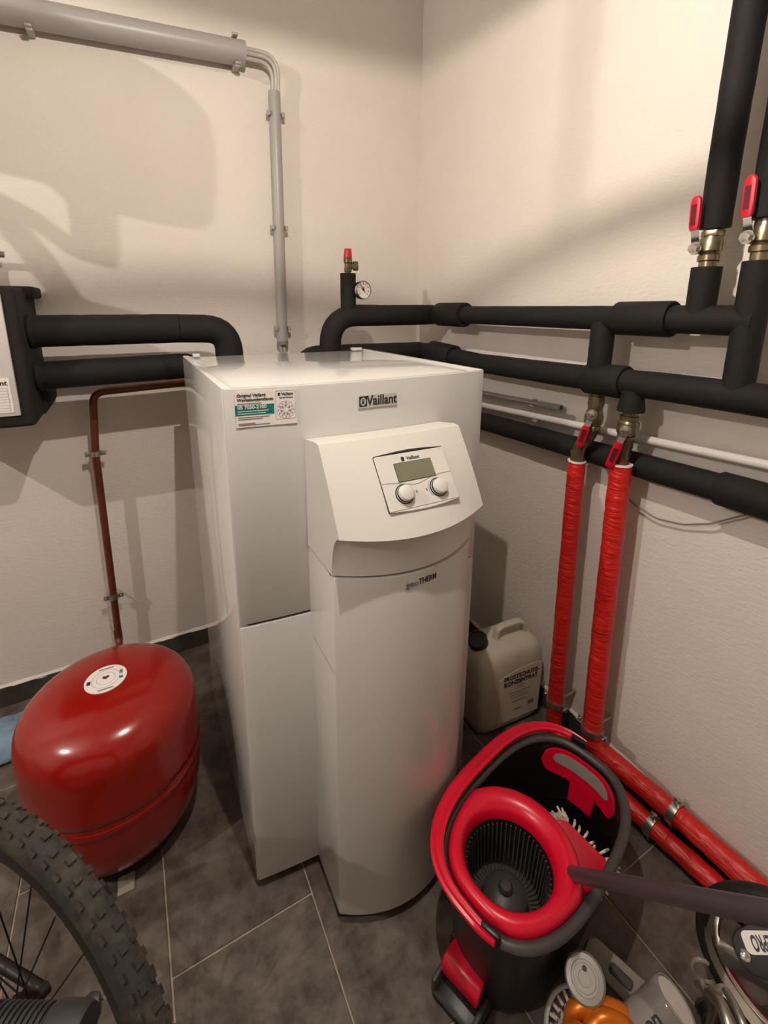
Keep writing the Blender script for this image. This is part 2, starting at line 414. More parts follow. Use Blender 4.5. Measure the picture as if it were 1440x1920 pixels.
text('geo', .0185, 'ink_grey', V((-.7375, gp.y, .842)), X, Z, hp, 'lettering', align='LEFT', surf=colf)
text('THERM', .0170, 'ink', V((-.7105, gp.y, .8428)), X, Z, hp, 'lettering', bold=.012, align='LEFT', xs=.76, surf=colf)
# seam line on the column flank
MB().obox((CX0-.0002, -1.02, .66), Y, Z, X, .058, .0008, .0004).build('column_seam', 'grey_line', hp)

# ================================================================== EXPANSION TANK
tk = thing('expansion_tank', 'round glossy red expansion vessel with a white sticker on its domed top', 'tank', (-1.275, -.633, 0))
TC = V((-1.2746, -.6221, 0)); r, z0, zb_, z1, zt = .1967, .0135, .244, .340, .4544
def lowz(h):   # radius of the lower shell at height h
    return r*max(0, 1-((z1-h)/(z1-z0))**4.04)**(1/4.04)
hs = [z0+.0001, z0+.0006, z0+.002, z0+.005, z0+.010, z0+.018, z0+.03, z0+.05, z0+.08, z0+.11, z0+.16, z0+.20, zb_]
MB().lathe([(.001, z0)]+[(lowz(h), h) for h in hs], TC, Z, 64).build('lower_shell', 'red_tank', tk, angle=60)
prof = [(r*math.cos(PI/2*k/20)**(2/2.84), z1+(zt-z1)*math.sin(PI/2*k/20)**(2/2.84)) for k in range(0, 21)]
MB().lathe([(lowz(zb_)-.001, zb_), (lowz(zb_+.003)+.0006, zb_+.002)]+[(lowz(h), h) for h in (zb_+.02, .28, .31)]+prof, TC, Z, 64).build('upper_shell', 'red_tank', tk, angle=60)
MB().lathe([(lowz(zb_-.034)-.002, zb_-.034), (lowz(zb_-.03)+.0015, zb_-.031), (lowz(zb_-.012)+.0015, zb_-.014), (lowz(zb_-.01)-.002, zb_-.010)], TC, Z, 64, ring=True).build('crimp_band', 'red_tank', tk, angle=60)
MB().lathe([(.13, 0), (.134, .003), (.134, .016), (.10, .02)], TC, Z, 48).build('base_ring', 'rubber_black', tk)
for a in (-1.6, .5, 2.6):
    d = V((math.cos(a), math.sin(a), 0)); t_ = V((-d.y, d.x, 0))
    MB().obox(TC+d*.142+Z*.003, d, t_, Z, .030, .018, .003).build('foot', 'taupe' if a < -1 else 'rubber_black', tk, bevel=.002)
sd = .0455
st_o = MB().lathe([(.0001, 0), (sd, -.0006), (sd, .0012), (.0001, .0018)], TC+Z*(zt+.0003), Z, 40).build('round_sticker', 'paper', tk)
MB().prism([(.0075*math.sin(t)**3*1.0, .0065*(13*math.cos(t)-5*math.cos(2*t)-2*math.cos(3*t)-math.cos(4*t))/16) for t in [2*PI*i/20 for i in range(20)]], TC+V((0, .003, zt+.0018)), X, Y, Z, .0015).build('plug', 'copper', st_o)
for R_ in (.020, .030):
    MB().tube([TC+V((R_*math.cos(a), R_*math.sin(a), zt+.0016)) for a in [2*PI*i/36 for i in range(37)]], .0005, 4).build('print_ring', 'ink_grey', st_o)
for u, v_, a, b, c in ((-.036, 0, .004, .006, 'ink'), (.033, -.010, .004, .004, 'teal'), (.033, .010, .0035, .007, 'ink_grey'), (.0, .0355, .016, .002, 'ink_grey'), (.0, -.0355, .016, .002, 'ink_grey')):
    MB().box(TC.x+u-a, TC.x+u+a, TC.y+v_-b, TC.y+v_+b, zt+.0010, zt+.0017).build('print_patch', c, st_o)

# ================================================================== COPPER PIPE
cp = thing('copper_pipe', 'thin brown copper pipe dropping down the wall to the red tank', 'pipe', (-1.27, -.06, .2))
path = fillet([(-.86, -.06, 1.088), (-1.257, -.06, 1.070), (-1.272, -.06, .87), (-1.281, -.06, .16), (-1.281, -.34, .14), (-1.281, -.424, .14)], .04)
MB().tube(path, .0115, 16).build('pipe', 'copper', cp)
MB().tube([(-1.2815, -.06, .205), (-1.2815, -.06, .165)], .0135, 16).build('coupling', 'copper', cp)
def clamp(o, ax, r, wall, parent, m='steel'):
    """two-half pipe clamp round axis ax at o, screwed to a wall in direction wall"""
    ax = V(ax).normalized(); wl = V(wall).normalized(); side = ax.cross(wl).normalized(); o = V(o)
    c = MB().lathe([(r+.0005, -.008), (r+.004, -.0085), (r+.0045, 0), (r+.004, .0085), (r+.0005, .008)], o, ax, 24)
    c = c.build('pipe_clamp', m, parent)
    for s in (-1, 1):
        e = MB().obox(o+side*s*(r+.011), side, wl, ax, .008, .0035, .0075).build('clamp_ear', m, c, bevel=.0015)
        MB().tube([o+side*s*(r+.012)-wl*.010, o+side*s*(r+.012)+wl*.009], .0032, 8).build('clamp_screw', m, c)
    return c
for z in (.87, .342):
    o = V((-1.272-(0.87-z)*.012, -.06, z)); c = clamp(o, Z, .0115, Y, cp)
    MB().tube([o+Y*.014, V((o.x, -.0005, z))], .004, 8).build('clamp_rod', 'steel', c)

# ================================================================== BLACK PIPES, LEFT
def pipe_thing(label, loc): return thing('insulated_pipe', label, 'pipe', loc)
def dense(pts, step=.03):
    out = []
    for a, b in zip(pts, pts[1:]):
        n = max(1, int((V(b)-V(a)).length/step)); out += [lerp(a, b, i/n) for i in range(n)]
    out.append(V(pts[-1])); return out
def foam(path, r, parent, name='insulation_tube', wob=.012, n=22):
    return MB().tube(dense(path), r, n, wob=wob).build(name, 'foam', parent, angle=50)
def sleeve(a, b, ro, ri, parent, name='insulation_sleeve'):
    a, b = V(a), V(b); L = (b-a).length
    o = MB().lathe([(ri, 0), (ro-.002, 0), (ro, .003), (ro, L-.003), (ro-.002, L), (ri, L)], a, b-a, 28, ring=True).build(name, 'foam', parent, angle=50)
    return o
t = pipe_thing('thick black foam-insulated pipe, upper of the two running left behind the cabinet', (-1.36, -.2, 1.272))
foam(fillet([(-1.372, -.2, 1.272), (-1.0, -.2, 1.274), (-.853, -.2, 1.270), (-.853, -.215, 1.02)], .075), .0435, t)
MB().tube([(-.853, -.222, 1.0), (-.853, -.222, .9)], .014, 14).build('pipe_end', 'copper', t)
sleeve((-1.374, -.2, 1.2715), (-1.362, -.2, 1.2716), .0465, .030, t, 'end_collar')
t = pipe_thing('thick black foam-insulated pipe, lower of the two running left behind the cabinet', (-1.36, -.2, 1.15))
foam(fillet([(-1.372, -.2, 1.150), (-1.05, -.2, 1.157), (-.955, -.2, 1.160), (-.955, -.215, .93)], .06), .0395, t)
MB().tube([(-.955, -.222, .92), (-.955, -.222, .85)], .014, 14).build('pipe_end', 'copper', t)
sleeve((-1.374, -.2, 1.1500), (-1.362, -.2, 1.1502), .0425, .028, t, 'end_collar')

# wall-mounted station
ws = thing('wall_station', 'black moulded foam hydraulic box with a pale cover, mounted at the left edge', 'wall box', (-1.53, -.16, 1.03))
bx = MB().box(-1.70, -1.3755, -.300, -.012, 1.030, 1.386)
bx.build('casing', 'epp', ws, bevel=.012, seg=3)
MB().box(-1.69, -1.356, -.16, -.012, 1.360, 1.392).build('top_flange', 'epp', ws, bevel=.007)
MB().prism([(-1.69, 1.035), (-1.372, 1.035), (-1.356, 1.062), (-1.356, 1.10), (-1.372, 1.106), (-1.69, 1.106)], (0, -.17, 0), X, Z, Y, .155).build('bottom_flange', 'epp', ws, bevel=.005)
MB().box(-1.68, -1.4045, -.306, -.296, 1.062, 1.37).build('front_cover', 'pvc_white', ws, bevel=.004)
sh = MB().box(-1.60, -1.4165, -.3075, -.3055, 1.073, 1.162).build('record_sheet', 'paper', ws, smooth=False)
text('Vaillant', .018, 'ink', (-1.4215, -.3077, 1.149), X, Z, sh, bold=.015, align='RIGHT')
for i in range(9):
    MB().box(-1.595, -1.4225, -.3080, -.3074, 1.078+.0072*i, 1.0785+.0072*i).build('table_line', 'ink_grey', sh, smooth=False)
for xx in (-1.4225, -1.46):
    MB().box(xx-.0003, xx+.0003, -.3080, -.3074, 1.078, 1.1365).build('table_line', 'ink_grey', sh, smooth=False)
lv = thing('shutoff_lever', 'small blue-grey lever poking in above the black wall box', 'lever', (-1.5, -.05, 1.39))
MB().tube(fillet([(-1.5, -.05, 1.385), (-1.5, -.05, 1.482), (-1.424, -.05, 1.4805)], .02), .0085, 12).build('lever_arm', 'pvc_dark', lv)
MB().lathe([(.016, 0), (.016, .03), (.012, .034)], (-1.5, -.05, 1.386), Z, 16).build('lever_base', 'brass', lv)

# ================================================================== GREY CONDUIT ON BACK WALL
cd = thing('cable_conduit', 'grey plastic cable conduit bending from a sloping run down the back wall', 'conduit', (-.61, -.03, 1.2))
a, b = V((-1.75, -.045, 2.075)), V((-.714, -.045, 2.136))
b2 = lerp(a, b, 1.0)
tr = MB()
rings = []
for p in (a, b2):
    rings.append([p+Y*(.040*math.sin(t_)*1.0)+Z*(.0345*math.cos(t_)) for t_ in [2*PI*i/24 for i in range(24)]])
tr.loft(rings).build('trunking', 'pvc', cd)
MB().tube([(-.614, -.030, 2.052), (-.622, -.030, 1.208)], .0200, 20).build('tube', 'pvc', cd)
MB().tube([(-.622, -.030, 1.215), (-.622, -.030, 1.201)], .0215, 20).build('tube_rim', 'pvc_dark', cd)
for k, (dy, dz, dx) in enumerate(((-.012, .012, .010), (-.012, 0, .002), (-.004, -.012, -.008), (.006, .006, .004))):
    MB().tube(fillet([(-.76, -.045+dy, 2.134+dz), (-.613+dx, -.040+dy, 2.141+dz), (-.6135+dx, -.030+dy*.6, 2.03)], .105, 10), .0062, 10).build('cable', 'cable', cd)
for dx in (-.006, .005):
    MB().tube([(-.622+dx, -.030, 1.21), (-.623+dx, -.03, 1.1), (-.62+dx, -.06, .98)], .0055, 8).build('cable', 'cable', cd)
def cclip(o, ax, r, side):
    c = MB().obox(V(o)+Y*(r*.55), ax, side, Y, .009, r+.006, r*.5).build('conduit_clip', 'pvc', cd, bevel=.002)
    for s in (-1, 1):
        MB().obox(V(o)+side*s*(r+.0035)-Y*.004, ax, side, Y, .008, .0032, r*.75).build('clip_jaw', 'pvc', c, bevel=.0015)
        MB().obox(V(o)+side*s*(r+.007)-Y*(r*.45), ax, side, Y, .008, .0045, .0035).build('clip_lip', 'pvc', c, bevel=.0012)
    return c
for z in (1.982, 1.618, 1.262): cclip((-.6145-(2.05-z)*.0095, -.030, z), Z, .020, X)
ad = (b-a).normalized(); asd = ad.cross(Y).normalized()
for f in (.445, .973, .1): cclip(lerp(a, b, f), ad, .0355, asd)

# ================================================================== BLACK PIPES, RIGHT
WX = -.088
u = pipe_thing('black insulated pipe with red-capped valve and gauge, the upper run along the right wall', (-.44, -.25, 1.31))
foam(fillet([(-.517, -.25, 1.0), (-.517, -.25, 1.3125), (-.30, -.25, 1.3125), (-.088, -.25, 1.3145)], [0, .105, .2, 0]), .0375, u)
foam([(WX-.004, -.235, 1.3155), (WX, -.31, 1.317), (WX, -.60, 1.3175), (WX, -.95, 1.3185), (WX, -1.33, 1.3205)], .0300, u)
MB().lathe([(.0375, -.01), (.036, .004), (.030, .014)], (WX-.002, -.245, 1.315), -Y, 24).build('elbow_joint', 'foam', u)
sleeve((WX, -.298, 1.3168), (WX, -.452, 1.3172), .0425, .0312, u)
sleeve((WX, -1.040, 1.3190), (WX, -1.172, 1.3200), .0395, .0308, u)
foam([(-.446, -.25, 1.30), (-.446, -.25, 1.455)], .0270, u, 'branch_tube')
foam([(WX-.002, -1.004, 1.31), (WX-.002, -1.004, 1.175)], .0285, u, 'branch_tube')
foam([(WX, -1.224, 1.32), (WX, -1.224, 1.425)], .0275, u, 'branch_tube')
MB().tube([(-.517, -.25, 1.02), (-.517, -.25, .9)], .014, 12).build('pipe_end', 'copper', u)

l = pipe_thing('black insulated pipe, the lower run along the right wall below the valve gauge', (-.4, -.24, 1.18))
foam(fillet([(-.62, -.235, .98), (-.62, -.235, 1.178), (-.36, -.235, 1.178), (-.135, -.232, 1.177)], [0, .07, .1, 0]), .0330, l)
LX = -.090
foam([(-.137, -.222, 1.176), (-.105, -.26, 1.174), (LX, -.32, 1.168), (LX, -.55, 1.158), (LX, -.9, 1.163), (LX, -1.2, 1.171), (LX, -1.80, 1.178)], .0320, l)
sleeve((LX-.008, -.272, 1.173), (LX, -.402, 1.164), .0435, .0335, l)
sleeve((LX, -.978, 1.1645), (LX, -1.084, 1.1675), .0405, .0335, l)
foam([(LX, -1.318, 1.172), (LX, -1.316, 1.43)], .0275, l, 'branch_tube')
MB().lathe([(.026, 0), (.0265, .02), (.0305, .046), (.0300, .052), (.016, .054)], (LX-.006, -1.1085, 1.154), -Z, 24).build('tee_cone', 'foam', l)

th3 = pipe_thing('black insulated pipe, lowest of the runs along the right wall behind the red pipes', (-.05, -.6, .975))
TX = -.034
foam([(TX, -.30, .930), (TX, -.55, .941), (TX, -.9, .950), (TX, -1.3, .961), (TX, -1.85, .968)], .0315, th3)
sleeve((TX-.004, -1.296, .962), (TX-.004, -1.80, .968), .0375, .0335, th3)
bigp = pipe_thing('long black insulated riser going up the right wall above a red-handled valve', (WX, -1.22, 1.5))
foam([(-.078, -1.222, 1.500), (-.085, -1.224, 1.62), (-.10, -1.233, 1.85), (-.12, -1.245, 2.25), (-.12, -1.245, RZ-.005)], .0275, bigp, n=24)
MB().tube([(-.0782, -1.222, 1.503), (-.078, -1.222, 1.485)], .014, 14).build('pipe_end', 'brass', bigp)
bg2 = pipe_thing('black insulated riser at the right picture edge above the second red-handled valve', (LX, -1.313, 1.52))
foam([(LX, -1.313, 1.505), (LX-.005, -1.313, 1.8), (LX-.01, -1.313, RZ-.005)], .0275, bg2)

# ball valves ---------------------------------------------------------------
def lever_handle(root, stem, dr, out, L=.105, grip='red_handle'):
    """lever from stem along dr, lying in front (out)"""
    dr = V(dr).normalized(); out = V(out).normalized(); sd_ = dr.cross(out).normalized(); stem = V(stem)
    s = MB().lathe([(.010, -.012), (.010, .008), (.0065, .008), (.0065, .016)], stem, out, 18).build('stem', 'brass', root)
    MB().lathe([(.0095, .016), (.0095, .0235), (.005, .0240)], stem, out, 6).build('stem_nut', 'chrome', s)
    MB().lathe([(.0125, .0125), (.0125, .0160)], stem, out, 20).build('washer', 'chrome', s)
    p0 = stem+out*.014
    h = MB().loft([[p0+dr*d+sd_*w_+out*o_ for w_, o_ in ((-wd, oo-.0012), (wd, oo-.0012), (wd, oo+.0012), (-wd, oo+.0012))]
                   for d, wd, oo in ((-.008, .009, 0), (.012, .009, 0), (.026, .0075, .004), (.040, .0075, .008))]).build('lever', 'chrome', root)
    g = [(d, wd) for d, wd in ((.034, .0075), (.042, .0098), (.060, .0102), (L-.012, .0102), (L-.004, .0085), (L, .005))]
    grp = MB().loft([[p0+dr*d+out*.0085+sd_*w_*wd+out*o_*min(.0052, wd*.6) for w_, o_ in ((-1, -.55), (-.6, -1), (.6, -1), (1, -.55), (1, .55), (.6, 1), (-.6, 1), (-1, .55))] for d, wd in g]).build('grip', grip, h, angle=45)
    MB().obox(p0+dr*(L*.64)+out*.0138, dr, sd_, out, .020, .0052, .0004).build('grip_inset', K['ink_red'], h)
    return h
K['ink_red'] = mat('dark_red_inset', '#5d0d18', .5)
LEV = V((-.85, -.40, 0)).normalized()
v1 = thing('ball_valve', 'brass ball valve with red lever on the first red pipe, nearer the white cabinet', 'valve', (-.09, -.97, .935), 'ball valves')
o = V((-.091, -1.010, 1.136))
MB().lathe([(.015, 0), (.015, .012), (.0195, .014), (.0205, .034), (.0185, .045), (.0185, .052), (.0205, .054), (.0205, .060), (.0235, .066), (.0235, .084), (.0185, .092), (.0185, .104), (.017, .110)], o, V((0, .03, -1)), 20).build('body', 'brass', v1)
MB().lathe([(.0222, 0), (.0222, .017)], o+V((0, .0027, -.092)), V((0, .03, -1)), 6).build('union_nut', 'brass', v1, bevel=.002)
MB().tube(fillet([(-.091, -1.006, 1.036), (-.091, -1.002, 1.018), (-.089, -.975, .978), (-.089, -.970, .931)], .02), .0168, 18).build('offset_bend', 'brass', v1)
for z_, d in ((.961, .019), (.944, .0195), (.996, .0185)):
    yy = -.970 if z_ < .97 else -.988
    MB().tube([(-.089, yy, z_), (-.089, yy, z_-.009)], d, 20).build('fitting_ring', 'brass', v1)
lever_handle(v1, o+V((0, .0017, -.057))+LEV*.016, V((.10, .35, -1)), LEV, .102)
v2 = thing('ball_valve', 'brass ball valve with red lever on the second red pipe, below the rubber cone', 'valve', (-.093, -1.1, .96), 'ball valves')
o = V((-.097, -1.1095, 1.111))
MB().lathe([(.0175, 0), (.0175, .018), (.022, .020), (.022, .028), (.0195, .030), (.0245, .036), (.0245, .062), (.0185, .070), (.0185, .100), (.0165, .104), (.0165, .128)], o, V((.03, .06, -1)), 20).build('body', 'brass', v2)
MB().lathe([(.0222, 0), (.0222, .014)], o+V((.0021, .0042, -.07)), V((.03, .06, -1)), 6).build('union_nut', 'brass', v2, bevel=.002)
MB().tube([(-.0935, -1.1025, .998), (-.092, -1.0995, .951)], .0160, 16).build('copper_stub', 'copper', v2)
lever_handle(v2, o+V((.0015, .0030, -.049))+LEV*.019, V((.10, .35, -1)), LEV, .112)
LEV2 = V((-.80, -.25, .12)).normalized()
v3 = thing('ball_valve', 'brass ball valve with upright red lever under the long black riser', 'valve', (-.08, -1.223, 1.43), 'ball valves')
o = V((-.086, -1.2235, 1.415))
MB().lathe([(.0165, 0), (.0165, .020), (.0205, .022), (.0205, .032), (.018, .034), (.0235, .040), (.0235, .060), (.0185, .068), (.0185, .082), (.0155, .084), (.0155, .1)], o, V((.06, .02, 1)), 20).build('body', 'brass', v3)
MB().lathe([(.0218, 0), (.0218, .013)], o+V((.004, .001, .068)), V((.06, .02, 1)), 6).build('union_nut', 'brass', v3, bevel=.002)
lever_handle(v3, o+V((.003, .001, .046))+V((-.018, .010, 0)), V((.0, .05, 1)), V((-.8, .15, 0)), .098)
v4 = thing('ball_valve', 'brass ball valve with red lever at the right picture edge', 'valve', (-.088, -1.315, 1.44), 'ball valves')
o = V((LX, -1.3155, 1.425))
MB().lathe([(.0165, 0), (.0165, .020), (.0205, .022), (.0205, .032), (.018, .034), (.0235, .040), (.0235, .060), (.0185, .068), (.0185, .085)], o, Z, 20).build('body', 'brass', v4)
lever_handle(v4, o+V((-.018, .010, .046)), V((.0, .04, 1)), V((-.8, .15, 0)), .105)

# safety valve and gauge
sv = thing('safety_valve', 'small brass safety valve with a red cap on top of the black pipe', 'valve', (-.446, -.25, 1.455))
MB().lathe([(.0105, -.004), (.0105, .006), (.0128, .008), (.0135, .020), (.0120, .022), (.0120, .034), (.0150, .037), (.0150, .050), (.0130, .052)], (-.446, -.25, 1.453), Z, 20).build('body', 'brass', sv)
MB().lathe([(.0148, 0), (.0140, .012), (.0122, .029), (.0112, .031), (.0001, .0315)], (-.446, -.25, 1.5045), Z, 18).build('cap', 'red_cap', sv)
MB().lathe([(.010, 0), (.010, .016), (.0155, .018), (.0165, .032), (.0155, .034), (.011, .034), (.010, .022)], (-.446, -.25, 1.480), V((1, -.25, 0)), 18).build('outlet', 'brass', sv)
ga = thing('pressure_gauge', 'round white pressure gauge with dark bezel in front of the black pipe', 'gauge', (-.42, -.30, 1.40))
gn = V((.18, -1, .04)).normalized(); go = V((-.413, -.272, 1.398)); gx_ = Z.cross(gn).normalized()*1; gx_ = gx_ if gx_.x > 0 else -gx_; gy_ = gn.cross(gx_); gy_ = gy_ if gy_.z > 0 else -gy_
MB().lathe([(.012, -.03), (.012, 0), (.028, .001), (.0305, .006), (.0315, .024), (.0300, .027), (.0285, .0265), (.0280, .022)], go, gn, 32).build('case', 'chrome', ga)
dl = MB().lathe([(.0001, .0222), (.0283, .0222), (.0283, .0234), (.0001, .0234)], go, gn, 32).build('dial', 'paper', ga)
MB().lathe([(.0286, .0235), (.0302, .0235), (.0302, .0276), (.0286, .0270)], go, gn, 32, ring=True).build('bezel', 'ink', ga)
gp_ = go+gn*.0239
for i in range(9):
    a = PI*1.22-i*(PI*1.44/8)
    d = gx_*math.cos(a)+gy_*math.sin(a)
    MB().obox(gp_+d*.0215, d, gn.cross(d), gn, .003, .0009, .0003).build('scale_mark', 'ink', dl)
MB().obox(gp_+(gx_*-.5+gy_*.62)*.008+gn*.0008, (gx_*-.63+gy_*.78).normalized(), (gx_*.78+gy_*.63).normalized(), gn, .0165, .0014, .0004).build('needle', 'needle', dl)
MB().prism(sel(.006, .005, 2, 0, 2*PI, 12), gp_+gy_*.005-gx_*.002, gx_, gy_, gn, .0005).build('green_field', 'gauge_green', dl)
MB().lathe([(.0035, 0), (.0035, .002)], gp_, gn, 12).build('pivot', 'ink', dl)

# red wrapped pipes ---------------------------------------------------------
def redpipe(label, path, r, loc):
    t = thing('red_pipe', label, 'pipe', loc)
    pts = dense(path, .012); random.seed(len(label))
    MB().tube(pts, r, 22, wob=.035).build('foil_wrap', 'red_film', t, angle=70)
    return t
r1 = redpipe('red foil-wrapped pipe nearest the jerrycan, bending onto the floor in front of its twin',
    fillet([(-.090, -.970, .932), (-.090, -.979, .5), (-.090, -.988, .052), (-.091, -1.06, .047), (-.090, -1.22, .046), (-.079, -1.34, .040), (-.064, -1.46, .034), (-.052, -1.62, .030), (-.052, -1.9, .030)], [0, .3, .045, .2, .2, .2, .2, .2, 0]), .0232, (-.073, -.97, .03))
r2 = redpipe('red foil-wrapped pipe farther from the jerrycan, bending to lie against the right wall',
    fillet([(-.092, -1.0995, .963), (-.090, -1.107, .5), (-.086, -1.114, .120), (-.056, -1.195, .096), (-.046, -1.35, .099), (-.044, -1.9, .104)], [0, .3, .05, .2, .2, 0]), .0262, (-.073, -1.1, .1))
for t_, p in ((r1, (-.090, -.970, .932)), (r2, (-.092, -1.0995, .963))):
    MB().lathe([(.018, 0), (.0236 if t_ is r1 else .0264, 0), (.0238 if t_ is r1 else .0266, .004), (.018, .004)], p, Z, 22).build('foil_edge', 'paper', t_)
for t_, o, ax, r_ in ((r1, (-.090, -.987, .155), Z, .0236), (r2, (-.087, -1.113, .172), Z, .0266)):
    c = clamp(o, ax, r_, X, t_, 'steel')
    MB().tube([V(o)+X*.03, V((-.0005, o[1], o[2]))], .004, 8).build('clamp_rod', 'steel', c)
for t_, o, r_ in ((r1, (-.0825, -1.305, .0425), .0238), (r2, (-.047, -1.335, .0985), .0268)):
    clamp(o, Y, r_, X, t_, 'steel')

# thin conduits and wire on right wall -----------------------------------------
g1 = thing('wall_conduit', 'short grey open-ended conduit on the right wall, above the long pale one', 'conduit', (-.03, -.6, 1.04))
MB().lathe([(.0065, 0), (.0088, 0), (.0088, .66), (.0068, .66), (.0065, .62), (.006, .61)], (-.028, -.19, 1.030), V((0, -1, .036)), 18).build('tube', 'pvc_dark', g1)
for y_ in (-.74, -.45):
    c = MB().box(-.04, -.001, y_-.008, y_+.008, 1.030+(-.19-y_)*.036-.011, 1.030+(-.19-y_)*.036-.0085).build('clip', 'pvc', g1)
    MB().box(-.040, -.020, y_-.008, y_+.008, 1.030+(-.19-y_)*.036+.0085, 1.030+(-.19-y_)*.036+.011).build('clip_lip', 'pvc', c)
g2 = thing('wall_conduit', 'long thin pale conduit running the whole right wall behind the valves', 'conduit', (-.03, -.6, 1.0))
MB().tube([(-.028, -.05, .976), (-.028, -.513, .997), (-.028, -1.369, 1.035), (-.028, -1.95, 1.06)], .0105, 18).build('tube', 'pvc_white', g2)
for y_ in (-.76, -.42):
    z_ = .997+(-.513-y_)*.0444
    MB().box(-.041, -.001, y_-.008, y_+.008, z_-.0135, z_-.010).build('clip', 'pvc', g2)
wr = thing('thin_wire', 'thin grey wire sagging across the right wall behind the red pipes', 'wire', (-.02, -1.1, .85))
pts = [(-.020, -1.006, .919), (-.018, -1.04, .876), (-.016, -1.10, .842), (-.015, -1.16, .826), (-.015, -1.225, .838), (-.02, -1.285, .868), (-.022, -1.345, .915)]
MB().tube(fillet(pts, .08, 5), .0022, 8).build('wire', 'pvc_dark', wr)

# ================================================================== JERRYCAN
jc = thing('jerrycan', 'dusty beige plastic jerrycan labelled antifreeze concentrate, beside the white cabinet', 'canister', (-.163, -.812, 0))
JA = math.radians(-5); jx = V((math.cos(JA), math.sin(JA), 0)); jy = V((-jx.y, jx.x, 0)); jo = V((-.163, -.812, 0))
def jring(a, b, z, n=5, dx=0): return [jo+jx*(u_+dx)+jy*v_+Z*z for u_, v_ in sel(a, b, n, 0, 2*PI, 44)]
lay = [(.095, .045, .001, 4), (.113, .064, .003, 5), (.124, .0735, .015, 5.5), (.127, .076, .035, 6), (.127, .076, .12, 6), (.1275, .076, .225, 6), (.126, .075, .25, 6), (.120, .0705, .272, 5.5), (.108, .062, .286, 5), (.094, .050, .293, 4), (.074, .034, .296, 3.5), (.04, .015, .297, 3)]
MB().loft([jring(a, b, z, n) for a, b, z, n in lay]).build('body', 'can', jc, angle=60)
hp0 = [jo+jx*d+Z*z-jy*.004 for d, z in ((-.030, .286), (-.022, .326), (-.005, .335), (.060, .335), (.080, .326), (.092, .280))]
hb = MB(); hpth = fillet(hp0, .016, 5); rings = []
for i, p in enumerate(hpth):
    tn = (hpth[min(i+1, len(hpth)-1)]-hpth[max(i-1, 0)]).normalized(); nz = jy.cross(tn)
    rings.append([p+jy*.012*c_+nz*.0065*s_ for c_, s_ in sel(1, 1, 4, 0, 2*PI, 16)])
hb.loft(rings).build('handle', 'can', jc, angle=60)
cpo = jo+jx*-.083+jy*.004+Z*.281; cax = V((-.42, -.10, 1)).normalized()
MB().lathe([(.026, -.01), (.026, .012)], cpo, cax, 24).build('neck', 'can', jc)
cpb = MB(); ring0 = []
for i_, (r_, h_) in enumerate(((.0305, .008), (.0315, .010), (.0315, .034), (.0295, .037), (.0255, .037), (.0245, .0345), (.0001, .0345))):
    ring0.append((r_, h_))
cpb.lathe(ring0, cpo, cax, 36).build('screw_cap', 'black_plastic', jc)
lf = jo+jx*.026-jy*.0762+Z*.132
def lp(u_, v_, e=.0009): return lf+jx*u_+Z*v_-jy*e
poly = [(-.083, -.098), (.083, -.098), (.086, .090), (.04, .094), (-.02, .090), (-.06, .080), (-.084, .070)]
# label follows the front face
MB().prism(poly, lf+jy*.0008, jx, Z, -jy, .0016).build('label', 'label', jc, smooth=False)
lab = bpy.data.objects[[o.name for o in jc.children if o.name.startswith('label')][0]]
text('FROSTSCHUTZ-', .0215, 'ink', lp(.004, .066), jx+Z*.0, Z, lab, bold=.03, xs=.92)
text('KONZENTRAT', .0215, 'ink', lp(.002, .045), jx, Z, lab, bold=.03, xs=.94)
for v_, L in ((.029, .034), (.020, .034), (.006, .085), (-.004, .075), (-.013, .070), (-.030, .06)):
    MB().obox(lp(0, v_), jx, Z, jy, L/2, .0012, .0003).build('small_print', 'ink_grey', lab)
MB().obox(lp(.050, -.055), jx, Z, jy, .012, .008, .0003).build('small_print', 'ink_grey', lab)
MB().obox(lp(-.004, -.062), jx, Z, jy, .014, .0022, .0003).build('small_print', 'ink_grey', lab)

# ================================================================== MOP BUCKET
bk = thing('mop_bucket', 'black and red spin mop bucket with a round wringer basket and foot pedal', 'bucket', (-.475, -1.265, 0))
BA = math.radians(12.8); bxv = V((math.cos(BA), math.sin(BA), 0)); byv = V((-bxv.y, bxv.x, 0)); bo = V((-.475, -1.265, 0))
def bl(u_, v_, z): return bo+bxv*u_+byv*v_+Z*z
a, b, nn_, H = .232, .140, 2.7, .272
NS = 64
def brg(s, z, du=0): return [bl(u_*s+du, v_*s, z) for u_, v_ in sel(a, b, nn_, 0, 2*PI, NS)]
def brg2(ins, z): return [bl(u_, v_, z) for u_, v_ in sel(a-ins, b-ins, nn_, 0, 2*PI, NS)]
MB().loft([brg2(.052, .0), brg2(.040, .006), brg2(.032, .03), brg2(.018, .15), brg2(.006, H-.03), brg2(.004, H-.004), brg2(.006, H-.004), brg2(.009, H-.03), brg2(.022, .15), brg2(.036, .03), brg2(.05, .012)]).build('tub', 'black_plastic', bk, angle=60)
rimr = []
for i, (u_, v_) in enumerate(sel(a, b, nn_, 0, 2*PI, NS)):
    rimr.append((u_, v_))
rings = []
for k in range(10):
    t = 2*PI*k/10; rings.append([bl(u_*(1+.010*math.cos(t)/.14*.6), v_*(1+.010*math.cos(t)/.14), H-.006+.009*math.sin(t)) for u_, v_ in rimr])
rings.append(rings[0])
MB().loft(rings, True, False).build('rim', 'grey_plastic', bk, angle=70)
